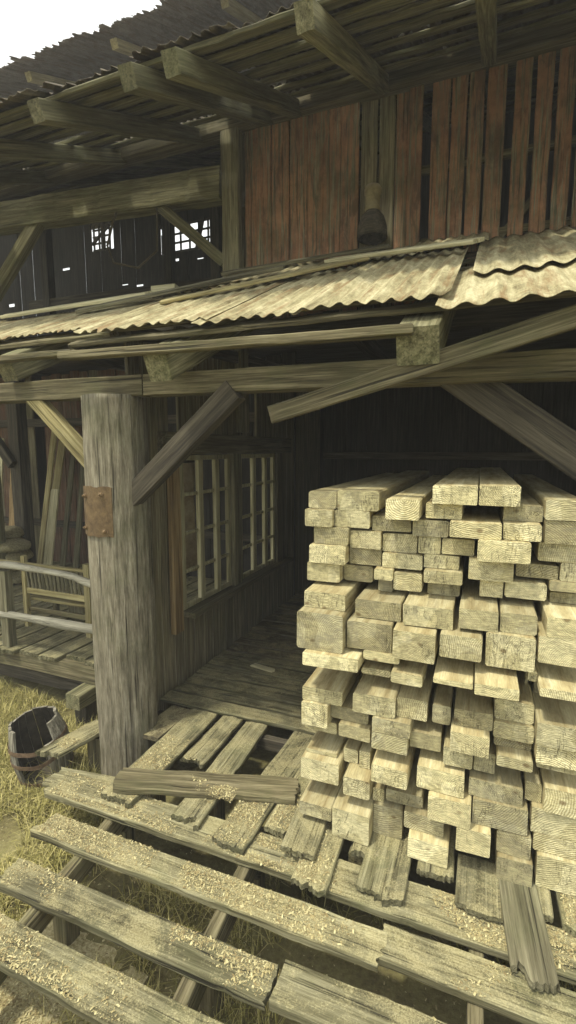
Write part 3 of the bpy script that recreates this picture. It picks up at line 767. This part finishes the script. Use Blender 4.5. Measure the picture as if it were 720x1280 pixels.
# back wall with far windows and chinks (Y 11.5)
SPECKS = [(-11.433, 7.897), (-9.45, 7.222), (-8.885, 7.134), (-7.854, 7.638), (-6.997, 7.582), (-7.961, 6.762), (-12.23, 6.887)]
bk = MB(); x = -15.0
wins = [(-10.40, -9.85, 8.25, 8.95), (-8.1, -6.45, 7.85, 8.5)]
while x < 3.4:
    w = U(.2, .32)
    segs = [(0.3, 9.4)]
    for (a, b_, c, d) in wins:
        if x+w > a and x < b_: segs = [(.3, c), (d, 9.4)]
    if random.random() < .10: z = U(6.0, 8.0); segs = [q for s_ in segs for q in ([(s_[0], z), (z+U(.03, .11), s_[1])] if s_[0] < z < s_[1]-.2 else [s_])]
    for (hx, hz_) in SPECKS:
        if x <= hx < x+w: segs = [q for s_ in segs for q in ([(s_[0], hz_), (hz_+U(.035, .075), s_[1])] if s_[0] < hz_ < s_[1]-.2 else [s_])]
    for (c, d) in segs:
        yo = 11.5 if random.random() < .5 else 11.533
        bk.board((x+w/2, yo, c), (x+w/2, yo, d), .03, w+.012, up=(1, 0, 0), m=2, n=2, wob=.002)
    x += w
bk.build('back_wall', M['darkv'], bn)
for (a, b_, c, d) in wins:
    f = MB(); nv = 6 if b_-a > 1 else 3
    for i in range(nv+1): f.box(a+(b_-a)*i/nv-.02, a+(b_-a)*i/nv+.02, 11.46, 11.5, c-.03, d+.03)
    for i in range(4 if nv > 3 else 5):
        z = c+(d-c)*i/(3 if nv > 3 else 4); f.box(a-.03, b_+.03, 11.452, 11.492, z-.02, z+.02)
    if nv == 3:
        f.board((a-.05, 11.44, c+.15), (b_+.05, 11.44, d-.1), .03, .10, up=(0, 1, 0), m=2); f.box(a+.28, a+.36, 11.43, 11.45, c, d)
    else:
        f.board((a+1.05, 11.44, c-.05), (a+1.25, 11.44, d+.05), .12, .03, up=(0, 1, 0), m=2); f.box(a-.02, a+.25, 11.43, 11.45, c-.02, c+.45)
    f.build('window', M['dark'], bn)
# loft side walls, loft floor
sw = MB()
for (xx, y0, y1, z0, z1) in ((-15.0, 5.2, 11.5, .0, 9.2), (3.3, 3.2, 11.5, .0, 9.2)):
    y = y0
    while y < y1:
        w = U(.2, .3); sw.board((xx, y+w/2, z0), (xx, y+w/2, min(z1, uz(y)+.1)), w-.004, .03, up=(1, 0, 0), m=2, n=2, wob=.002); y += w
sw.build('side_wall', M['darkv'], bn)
fl = MB(); y = 5.35
while y < 11.4:
    w = U(.2, .3); fl.board((-15, y+w/2, 4.22), (3.3, y+w/2, 4.22), w-.002, .04, m=2, n=3, wob=.002); y += w
fl.build('loft_floor', M['dark'], bn)
for x in (-9.5, -8.2, -5.6, -4.3, -1.5, 0, 1.5): board('loft_joist', (x, 5.3, 4.1), (x, 11.4, 4.1), .14, .18, M['dark'], bn)
for (x, y) in ((-4.4, 7.8), (-6.2, 9.0), (-3.4, 10.6), (-8.5, 8.0)):
    board('loft_post', (x, y, 4.25), (x, y, uz(y)+.05), .18, .18, M['dark'], bn)
board('loft_beam', (-9, 8.0, 5.7), (-2.8, 8.0, 5.6), .15, .2, M['dark'], bn)
# front wall beneath the loft on the right, behind the porch roof
board('lintel', (-2.6, 5.2, 4.0), (3.2, 5.2, 4.0), .18, .25, M['dark'], bn)
# the high roof behind
def hz(y): return 9.42+.47*(y-7)
for k, (xa, xb) in enumerate(((-15, -12.6), (-12.7, -10.3), (-10.4, -8.0), (-8.1, -5.9), (-6.0, -4.6), (-4.7, -3.1), (-3.2, -1.2), (-1.3, .8), (.7, 3.2))):
    corr_sheet('high_roof_sheet', xa, xb, 7.0+U(-.12, .1), 13, .01*(k % 2), M['sheetgrey'], bn, hz, ragged=.3, pitch=.13, amp=.018)
for x in (-11.9, -10.0, -8.1, -6.12, -4.0, -2.0, 0.2):
    board('high_rafter', (x, 7.45, hz(7.45)-.10), (x, 12.5, hz(12.5)-.10), .13, .14, M['pale'], bn, up=(0, -.43, .9))
cw = MB(); x = -15
while x < 3.2:
    w = U(.22, .3); cw.board((x+w/2, 11.62, 8.9), (x+w/2, 11.62, 11.5), .03, w-.003, up=(1, 0, 0), m=2, n=2, wob=.002); x += w
cw.build('gable_boards', M['greyv'], bn)

# lamp on the red wall
LS = .66
ll = thing('wall_lantern', 'old dusty lantern with a pale cap fixed to the red board wall', 'lantern', (-1.12, 5.08, 4.9))
T_ = Matrix.Translation((-1.10, 5.02, 5.24)) @ Matrix.Diagonal((LS, LS, .85, 1)) @ Matrix.Translation((0, 0, -5.24))
MB().lathe([(.02, 5.24), (.10, 5.235), (.125, 5.20), (.125, 5.15), (.11, 5.145), (.11, 5.0), (.12, 4.99), (.10, 4.96)], T_, 24).build('cap', M['lampcap'], ll, smooth=True)
MB().lathe([(.10, 4.965), (.17, 4.90), (.215, 4.80), (.225, 4.68), (.205, 4.665), (.15, 4.80), (.09, 4.93)], T_, 28, caps=False).build('shade', M['dark'], ll, smooth=True)
MB().box(-1.15, -1.09, 5.06, 5.19, 5.02, 5.08).build('bracket', M['black'], ll)
MB().lathe([(.02, 4.72), (.055, 4.76), (.06, 4.83), (.03, 4.92)], T_, 16).build('bulb', M['dark'], ll, smooth=True)

# hanging rope in the loft mouth
o = MB().tube([(-4.15, 5.1, 5.78), (-4.30, 5.08, 5.45), (-4.42, 5.1, 5.2), (-4.35, 5.12, 5.0), (-4.0, 5.14, 4.9), (-3.7, 5.12, 5.05), (-3.66, 5.1, 5.7)], .014, 6).build('hanging_rope', M['rope'], smooth=True)
props(o, 'old rope looped under the tie beam in the loft opening', 'rope')

# ------------------------------------------------------------------ wall with barred windows
ww = thing('shed_side_wall', 'plank side wall with two barred sash windows beyond the log post', 'wall', (-2.68, 4.6, 0))
v1 = MB()
y = 3.24
while y < 8.2:
    w = U(.14, .2)
    if y+w/2 < 3.78: v1.board((-2.68, y+w/2, .0), (-2.68, y+w/2, 3.6), w-.004, .03, up=(1, 0, 0), m=3, wob=.005, n=10)
    elif y+w/2 < 6.45:
        v1.board((-2.68, y+w/2, .0), (-2.68, y+w/2, 1.06), w-.004, .03, up=(1, 0, 0), m=3, wob=.005, n=5)
        if y+w/2 > 3.95 and random.random() < .8: v1.board((-2.68, y+w/2, 2.86), (-2.68, y+w/2, 3.85), w-.004, .03, up=(1, 0, 0), m=3, wob=.005, n=5)
    else: v1.board((-2.68, y+w/2, .0), (-2.68, y+w/2, 3.9), w-.004, .03, up=(1, 0, 0), m=3, wob=.005, n=8)
    y += w
v1.build('plank_siding', M['greyv'], ww)
board('frame_board', (-2.615, 3.75, .98), (-2.615, 3.75, 2.72), .05, .15, M['tan'], ww, up=(0, 1, 0), jag0=.01)
board('frame_board', (-2.62, 4.95, 1.12), (-2.62, 4.95, 2.66), .09, .20, M['grey'], ww, up=(0, 1, 0))
board('frame_board', (-2.62, 6.25, 1.08), (-2.62, 6.25, 2.7), .09, .26, M['beam'], ww, up=(0, 1, 0))
board('lintel', (-2.62, 3.6, 2.76), (-2.62, 6.6, 2.76), .12, .2, M['beam'], ww)
board('window_sill', (-2.585, 3.86, 1.115), (-2.585, 6.5, 1.115), .19, .05, M['beam'], ww)
board('top_plate', (-2.68, 3.25, 3.64), (-2.68, 8.2, 3.9), .12, .12, M['dark'], ww)
for (ya, yb) in ((3.86, 4.84), (5.07, 6.11)):
    wn = MB(); z0, z1 = 1.15, 2.65
    for yy, wd_ in ((ya+.03, .06), (yb-.03, .06)): wn.board((-2.635, yy, z0), (-2.635, yy, z1), .045, wd_, up=(0, 1, 0), m=2, wob=.002)
    for zz in (z0+.025, z1-.025): wn.board((-2.635, ya+.06, zz), (-2.635, yb-.06, zz), .045, .05, m=2, wob=.002)
    fr = wn.build('window_frame', M['palev'], ww)
    bm_ = MB(); n = 3
    for i in range(1, n): bm_.board((-2.61, ya+(yb-ya)*i/n, z0+.05), (-2.61, ya+(yb-ya)*i/n, z1-.05), .045, .085, up=(0, 1, 0), m=2, wob=.002)
    for i in range(1, 4): bm_.board((-2.622, ya+.06, z0+(z1-z0)*i/4), (-2.622, yb-.06, z0+(z1-z0)*i/4), .03, .035, m=2, wob=.001)
    bm_.build('glazing_bars', M['palev'], fr)
# cloth hanging behind the first window
V = []; F = []
for j in range(12):
    for i in range(15):
        V.append((-2.95+.03*math.sin(i*1.1+j*.2)+.02*noise.noise((i*.4, j*.4, 0)), 3.9+i*.055, 1.35+j*.11))
for j in range(11):
    for i in range(14): F.append((j*15+i, j*15+i+1, (j+1)*15+i+1, (j+1)*15+i))
o = MB().add(V, F).build('hanging_cloth', M['cloth'], smooth=True)
md = o.modifiers.new('s', 'SOLIDIFY'); md.thickness = .006
props(o, 'stained tan cloth hanging behind the nearer barred window', 'cloth')

# back wall of right-hand room + its ceiling
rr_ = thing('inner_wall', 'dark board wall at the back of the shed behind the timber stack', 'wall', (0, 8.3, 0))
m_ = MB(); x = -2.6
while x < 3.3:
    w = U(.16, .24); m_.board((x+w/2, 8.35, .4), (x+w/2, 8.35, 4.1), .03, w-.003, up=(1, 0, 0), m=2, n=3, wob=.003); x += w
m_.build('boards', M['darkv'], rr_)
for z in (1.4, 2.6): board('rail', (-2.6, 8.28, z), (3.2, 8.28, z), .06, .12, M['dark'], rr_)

# ------------------------------------------------------------------ left side: platform, railing, bench, boards, sacks
pf = thing('side_platform', 'raised plank platform beyond the log post with a heavy edge beam', 'platform', (-5, 4.5, 0))
for i in range(19):
    x = -8.1+i*.285; w = U(.24, .272)
    ya = 3.52+U(-.03, .10)+(.0 if i % 3 else .05)
    if x > -3.3: continue
    sk = U(-.01, .01)
    board('deck_plank', (x, ya, .543), (x+sk, 6.9, .543), w, .04, M['deck'], pf, jag0=.02, m=5, wob=.006, n=14)
board('edge_beam', (-8.2, 3.68, .435), (-3.12, 3.64, .435), .12, .17, M['beam'], pf, wob=.006)
board('lower_beam', (-8.2, 3.80, .20), (-3.3, 3.75, .22), .12, .15, M['dark'], pf, wob=.006)
board('bearer_block', (-3.58, 3.36, .27), (-3.58, 4.2, .27), .17, .15, M['olive'], pf, wob=.006)
board('leg', (-3.58, 3.52, -.1), (-3.58, 3.52, .19), .15, .15, M['dark'], pf)
board('leg', (-6.0, 3.75, -.1), (-6.0, 3.75, .34), .15, .14, M['dark'], pf)
for y in (4.6, 5.9): board('joist', (-8.2, y, .45), (-2.85, y, .45), .12, .13, M['dark'], pf)

rl = thing('railing', 'rough pole railing with two bleached bowed rails along the platform edge', 'railing', (-4.6, 3.6, .56))
n = 26
MB().tube([(-6.9+3.92*i/n, 3.60+.02*math.sin(i*.7), 1.43+.055*math.sin(math.pi*min(1, max(0, (i-4)/22)))+.008*math.sin(i*1.3)-(.10*max(0, (i-18)/8))) for i in range(n+1)], [.036+.005*math.sin(i*.9) for i in range(n+1)], 10).build('rail', M['railw'], rl, smooth=True)
MB().tube([(-6.9+3.92*i/n, 3.60+.02*math.sin(i*.5), .935+.012*math.sin(i*.3)) for i in range(n+1)], [.046+.006*math.sin(i*.7) for i in range(n+1)], 10).build('rail', M['railw'], rl, smooth=True)
board('baluster', (-4.74, 3.64, .564), (-4.74, 3.64, 1.41), .11, .10, M['grey'], rl, up=(0, 1, 0))
board('baluster', (-6.5, 3.64, .564), (-6.5, 3.64, 1.41), .10, .09, M['grey'], rl, up=(0, 1, 0))
board('baluster', (-3.1, 3.66, .564), (-3.1, 3.66, 1.36), .08, .09, M['grey'], rl, up=(0, 1, 0))

be = thing('garden_bench', 'old wooden bench with a slatted back standing on the platform', 'bench', (-4.7, 4.25, .56))
yb_ = 4.15
board('top_rail', (-5.6, yb_, 1.345), (-4.05, yb_, 1.335), .045, .035, M['yellow'], be, wob=.002)
board('lower_rail', (-5.02, yb_, 1.02), (-4.10, yb_, 1.01), .045, .07, M['yellow'], be, wob=.002)
board('bench_post', (-5.06, yb_, .565), (-5.06, yb_, 1.44), .06, .06, M['yellow'], be, up=(0, 1, 0))
board('bench_post', (-4.08, yb_, .565), (-4.08, yb_, 1.42), .09, .07, M['yellow'], be, up=(0, 1, 0))
for i in range(15):
    x = -5.0+i*.0605
    board('back_slat', (x, yb_+.004, 1.05), (x-.02, yb_-.01, 1.325), .02, .038, M['grey'], be, up=(1, 0, 0), wob=.001, m=2, n=3)
board('seat', (-5.10, yb_+.24, .90), (-4.05, yb_+.24, .90), .40, .035, M['yellow'], be, wob=.003)
for x in (-5.03, -4.12): board('leg', (x, yb_+.4, .565), (x, yb_+.4, .88), .06, .06, M['beam'], be)
board('stretcher', (-5.03, yb_+.02, .78), (-4.1, yb_+.02, .78), .04, .06, M['beam'], be)
o = board('shed_crate', (-4.78, 4.75, .565), (-4.78, 4.75, .80), .25, .25, M['grey']); props(o, 'low grey wooden block on the platform behind the bench', 'block')

# left back wall with faded red boards
lw = thing('left_back_wall', 'faded red and grey board wall at the back of the side platform', 'wall', (-6, 7, 0))
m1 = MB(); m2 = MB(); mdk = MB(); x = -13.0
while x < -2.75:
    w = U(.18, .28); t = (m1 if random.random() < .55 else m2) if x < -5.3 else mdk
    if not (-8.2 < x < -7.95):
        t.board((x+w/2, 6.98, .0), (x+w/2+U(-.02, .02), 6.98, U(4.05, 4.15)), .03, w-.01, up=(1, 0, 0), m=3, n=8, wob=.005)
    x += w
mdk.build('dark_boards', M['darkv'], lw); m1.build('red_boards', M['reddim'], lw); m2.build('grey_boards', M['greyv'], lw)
board('rail', (-13, 6.9, 3.2), (-2.8, 6.9, 3.2), .1, .14, M['dark'], lw)
board('rail', (-13, 6.92, 1.3), (-2.8, 6.92, 1.3), .08, .12, M['dark'], lw)
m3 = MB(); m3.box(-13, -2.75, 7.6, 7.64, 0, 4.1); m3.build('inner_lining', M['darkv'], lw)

GL = 'planks leaning against the left back wall'
lean = [((-7.20, 6.2, .575), (-7.25, 6.80, 3.2), .13, 'tall thin grey plank leaning furthest left against the back wall', 'yellow'),
        ((-6.90, 6.04, .575), (-7.08, 6.78, 2.88), .17, 'broad yellowish plank leaning in the middle of the leaning planks', 'yellow'),
        ((-6.70, 5.90, .575), (-6.98, 6.45, 2.0), .19, 'shorter wide pale plank leaning in front of the others', 'pale'),
        ((-6.55, 6.08, .575), (-6.90, 6.84, 2.72), .12, 'narrow plank leaning right of the broad yellowish one', 'grey'),
        ((-6.27, 6.1, .575), (-6.70, 6.88, 2.6), .12, 'grey plank leaning nearest the log post', 'grey'),
        ((-8.0, 6.3, .575), (-8.4, 6.87, 2.8), .18, 'orange brown plank standing beside the pile of sacks', 'tan'),
        ((-8.3, 6.2, .575), (-8.75, 6.87, 2.9), .14, 'pale plank at the left edge standing behind the sacks', 'pale')]
for a, b_, w, lab, mt in lean:
    o = board('leaning_plank', a, b_, w, .035, M[mt], up=(0, -1, .2), jag1=.02, wob=.005); props(o, lab, 'plank', GL)
props(board('shed_post', (-7.21, 5.97, .57), (-7.21, 5.97, 4.0), .23, .2, M['dark'], up=(0, 1, 0)), 'dark square post standing before the left back wall', 'post')
# sacks
def sack(c, L, W, H, lab, rz_=0.0):
    bm = bmesh.new(); bmesh.ops.create_uvsphere(bm, u_segments=28, v_segments=16, radius=1)
    s = U(0, 50)
    for v in bm.verts:
        x, y, z = v.co
        f = lambda t, p: math.copysign(abs(t)**p, t)
        v.co = Vector((f(x, .5)*L/2, f(y, .5)*W/2, f(z, .85)*H/2))
        v.co += Vector((0, 0, 1))*(.035*noise.noise((x*2.2+s, y*2.2, z))+.012*noise.noise((x*7+s, y*7, z)))
        v.co.z -= .05*abs(x)**3; v.co.z += .02*math.sin(x*5+s)*abs(y)
    me = bpy.data.meshes.new('sack'); bm.to_mesh(me); bm.free(); me.materials.append(M['sack'])
    for p in me.polygons: p.use_smooth = True
    o = link('sack', me, None, Matrix.Translation(c) @ Matrix.Rotation(rz_, 4, 'Z'))
    return props(o, lab, 'sack', 'filled sacks piled on the platform')
sack((-7.3, 5.45, .68), 1.15, .6, .21, 'bottom sack of the pile at the left edge', .1)
sack((-7.42, 5.45, .85), 1.15, .6, .21, 'second lowest sack of the pile at the left edge', -.1)
sack((-7.3, 5.48, 1.02), 1.15, .6, .21, 'third sack up in the pile at the left edge', .15)
sack((-7.25, 5.45, 1.19), 1.15, .6, .21, 'fourth sack up, below the topmost one', .0)
sack((-7.4, 5.5, 1.36), 1.0, .5, .2, 'topmost sack of the pile at the left edge', .2)

# ------------------------------------------------------------------ broken barrel
ba = thing('broken_barrel', 'broken stave barrel with rusty hoops lying open in the grass', 'barrel', (-3.28, 2.76, 0))
tilt = Matrix.Translation((-3.24, 2.76, -.03)) @ Matrix.Rotation(R(-7), 4, 'Y') @ Matrix.Rotation(R(7), 4, 'X')
HB = .56
def br(t): return .180+.045*math.sin(math.pi*min(1, max(0, t)))
ns = 17
for k in range(ns):
    a = 2*math.pi*k/ns+.05
    ang = math.degrees(a) % 360
    top = 1.0+U(-.03, .03); bot = 0.0
    # direction to camera is about -50 deg (310)
    if 272 < ang < 326: continue                         # missing staves at the front
    if 326 <= ang < 348: top = .72
    if 262 < ang <= 288: top = .86
    if ang < 25: top = .97
    V = []; F = []; n = 10; da = math.pi/ns*.95
    for i in range(n+1):
        t = bot+(top-bot)*i/n
        for (dr, s_) in ((0, -1), (0, 1), (.020, 1), (.020, -1)):
            r = br(t)-.02+dr; jj = (.015*noise.noise((k*3.1, s_, 0)) if i == n else 0)
            V.append((r*math.cos(a+s_*da), r*math.sin(a+s_*da), t*HB+jj))
    for i in range(n):
        for q in range(4): F.append((i*4+q, i*4+(q+1) % 4, i*4+4+(q+1) % 4, i*4+4+q))
    F.append((3, 2, 1, 0)); F.append((n*4, n*4+1, n*4+2, n*4+3))
    V = [tilt @ Vector(v) for v in V]
    so = MB().add(V, F).build('stave', M['stave'], ba); so.data.materials.append(M['black'])  # second material paints the barrel's inner shade onto the inner stave faces
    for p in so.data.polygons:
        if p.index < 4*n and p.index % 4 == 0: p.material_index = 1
for t in (.70, .50, .2):
    V = []; F = []; seg = 40
    for j in range(seg):
        a = 2*math.pi*j/seg
        sag = -.02*math.exp(-((math.degrees(a)-314)/22)**2)
        for (dr, dz) in ((.002, -.016), (.006, -.016), (.006, .016), (.002, .016)):
            r = br(t+dz/HB)+dr; V.append(tilt @ Vector((r*math.cos(a), r*math.sin(a), t*HB+dz+sag)))
    for j in range(seg):
        for q in range(4): F.append((j*4+q, j*4+(q+1) % 4, ((j+1) % seg)*4+(q+1) % 4, ((j+1) % seg)*4+q))
    MB().add(V, F).build('hoop', M['hoop'], ba)
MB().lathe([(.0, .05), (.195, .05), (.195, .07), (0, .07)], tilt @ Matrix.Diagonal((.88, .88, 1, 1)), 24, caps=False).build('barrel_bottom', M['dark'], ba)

# ------------------------------------------------------------------ grass, shavings, sawdust
rg = random.Random(5)
V = []; F = []
def blade(x, y, z, h, lean_, az, w):
    o = len(V); dx, dy = math.cos(az), math.sin(az); px_, py_ = -dy*w, dx*w
    for (t, ww_) in ((0, 1), (.55, .75), (1, 0.08)):
        b_ = lean_*t*t*h; hh = z+h*t*(1-.35*lean_*t)
        cx, cy = x+dx*b_, y+dy*b_
        V.append((cx-px_*ww_, cy-py_*ww_, hh)); V.append((cx+px_*ww_, cy+py_*ww_, hh))
    F.append((o, o+1, o+3, o+2)); F.append((o+2, o+3, o+5, o+4))
def under(x, y):
    return (x > -2.3 and 1.0 < y < 2.45) or (x > -2.4 and y > 2.4) or (x < -3 and y > 3.7)
cnt = 0
while cnt < 76000:
    x = rg.uniform(-7.5, 1.4); y = rg.uniform(.7, 4.4)
    d = noise.noise((x*1.7, y*1.7, 3))+.5*noise.noise((x*6, y*6, 9))
    u = under(x, y)
    if u and y > 2.6: continue
    if u and (d < .12 or rg.random() < .35): continue
    if d < -.48: continue
    if x < -2.6 and (x+3.25)**2+(y-2.76)**2 < .19**2: continue
    h = rg.uniform(.03, .12)*(1+1.6*max(0, d)) if not u else rg.uniform(.05, .17)
    if not u and rg.random() < .06: h *= 1.9
    blade(x, y, gz(x, y)-.005, h, rg.uniform(.2, 1.5), rg.uniform(0, 6.28), rg.uniform(.0018, .0042)); cnt += 1
props(MB().add(V, F).build('grass', M['grass']), 'short dry yellow green grass growing round the boardwalk', 'grass', None, 'stuff')

V = []; F = []
def chip(x, y, z, s):
    a = rg.uniform(0, 6.28); o = len(V); L = s*rg.uniform(.6, 1.6); w = s*rg.uniform(.25, .6); cu = rg.uniform(.1, .7)*L
    rx = rg.uniform(-.5, .5)
    for t in (-1, 0, 1):
        for q in (-1, 1):
            X = t*L*.5; Y_ = q*w*.5; Z = cu*.5*(1-abs(t))*1.0+abs(Y_)*rx+.001
            V.append((x+X*math.cos(a)-Y_*math.sin(a), y+X*math.sin(a)+Y_*math.cos(a), z+Z))
    F.append((o, o+1, o+3, o+2)); F.append((o+2, o+3, o+5, o+4))
def dens(x, y): return noise.noise((x*1.5+5, y*2.2, 7))+.55*noise.noise((x*5+2, y*5, 1))
for (x0, x1, y0, y1, z) in TOPS:
    if x0 > -1.05 and y0 > 2.38: continue
    area = (x1-x0)*(y1-y0); k = int(area*34000)
    for _ in range(k):
        x = rg.uniform(x0+.02, min(x1, 1.0)-.01); y = rg.uniform(y0+.008, y1-.008)
        b_ = .06-.25*(x < -1.6)-.12*(-1.0 < x < -.3 and y > 1.9)+(.35 if (y > 2.75) else 0)
        if dens(x, y)+rg.uniform(-.22, .22) < b_+.05: continue
        chip(x, y, z, rg.uniform(.0025, .007) if rg.random() < .9 else rg.uniform(.008, .018))
# mound chips on the ground at lower left
for _ in range(6500):
    a = rg.uniform(0, 6.28); r_ = abs(rg.gauss(0, .42)); x = -2.05+r_*math.cos(a)*1.2; y = 1.25+r_*math.sin(a)*.7
    chip(x, y, gz(x, y)+.10*math.exp(-((x+2.05)**2/.35+(y-1.25)**2/.16))+.004, rg.uniform(.007, .018))
for _ in range(2500):
    x = rg.uniform(-3.2, 1.2); y = rg.uniform(.9, 2.6); chip(x, y, gz(x, y)+.004, rg.uniform(.006, .014))
props(MB().add(V, F).build('wood_shavings', M['chips']), 'pale wood shavings scattered over the boardwalk planks and ground', 'wood shavings', None, 'stuff')
V = []; F = []; n = 34
for j in range(n+1):
    for i in range(n+1):
        x = -3.05+2.0*i/n; y = .55+1.4*j/n
        V.append((x, y, gz(x, y)-.012+.115*math.exp(-((x+2.05)**2/.35+(y-1.25)**2/.16))+.006*noise.noise((x*14, y*14, 0))))
for j in range(n):
    for i in range(n): F.append((j*(n+1)+i, j*(n+1)+i+1, (j+1)*(n+1)+i+1, (j+1)*(n+1)+i))
props(MB().add(V, F).build('sawdust_heap', M['dustpile'], smooth=True), 'low heap of pale sawdust on the ground below the boardwalk', 'sawdust', None, 'stuff')

# ------------------------------------------------------------------ haze
me = bpy.data.meshes.new('haze'); X0, X1, Y0, Y1, Z0, Z1 = -30, 20, -12, 26, -1.4, 17
me.from_pydata([(x, y, z) for x in (X0, X1) for y in (Y0, Y1) for z in (Z0, Z1)], [], [(0, 1, 3, 2), (4, 6, 7, 5), (0, 4, 5, 1), (2, 3, 7, 6), (0, 2, 6, 4), (1, 5, 7, 3)])
hm = bpy.data.materials.new('pale_air'); hm.use_nodes = True; hn = hm.node_tree; hn.nodes.clear()
ho = hn.nodes.new('ShaderNodeOutputMaterial'); hv_ = hn.nodes.new('ShaderNodeVolumePrincipled'); hn.links.new(hv_.outputs[0], ho.inputs['Volume'])
hv_.inputs['Color'].default_value = (.93, .93, .90, 1); hv_.inputs['Density'].default_value = 0.005
me.materials.append(hm); hz_o = bpy.data.objects.new('haze', me); C.objects.link(hz_o); hz_o['kind'] = 'stuff'

# ------------------------------------------------------------------ world, sun, camera
SUN_EL, SUN_AZ = 67.0, 32.0       # azimuth: degrees to the left of straight behind the camera's facade axis
w = bpy.data.worlds.new('World'); sc.world = w; w.use_nodes = True; nt = w.node_tree
sky = nt.nodes.new('ShaderNodeTexSky'); sky.sky_type = 'NISHITA'; sky.sun_disc = False
sky.sun_elevation = R(SUN_EL); sky.sun_rotation = R(180+SUN_AZ); sky.dust_density = 4; sky.air_density = 1.2
bg = nt.nodes['Background']; bg.inputs[1].default_value = .135
mx = nt.nodes.new('ShaderNodeMix'); mx.data_type = 'RGBA'; mx.inputs[0].default_value = .66
nt.links.new(sky.outputs[0], mx.inputs[6]); mx.inputs[7].default_value = (8.3, 8.3, 7.5, 1)
nt.links.new(mx.outputs[2], bg.inputs[0])
ld = bpy.data.lights.new('sun', 'SUN'); ld.energy = 2.15; ld.angle = R(5); ld.color = (1, .95, .79)
lo = bpy.data.objects.new('sun', ld); C.objects.link(lo)
d = Vector((math.sin(R(SUN_AZ))*math.cos(R(SUN_EL)), math.cos(R(SUN_AZ))*math.cos(R(SUN_EL)), -math.sin(R(SUN_EL))))
lo.rotation_euler = d.to_track_quat('-Z', 'Y').to_euler(); lo.location = (-4, -8, 12)
cd = bpy.data.cameras.new('camera'); cd.sensor_fit = 'VERTICAL'; cd.sensor_height = 36; cd.lens = 36*607/1280
cd.clip_end = 1500; cd.clip_start = .05
co = bpy.data.objects.new('camera', cd); C.objects.link(co); sc.camera = co
co.location = (0, 0, 2.7); co.rotation_euler = (R(90-7.3), 0, R(21.6))
vs = sc.view_settings; vs.view_transform = 'Standard'; vs.look = 'None'; vs.gamma = 1; vs.use_curve_mapping = False
vs.exposure = 0.92
for o in bpy.data.objects:
    if '_mw' in o.keys(): del o['_mw']
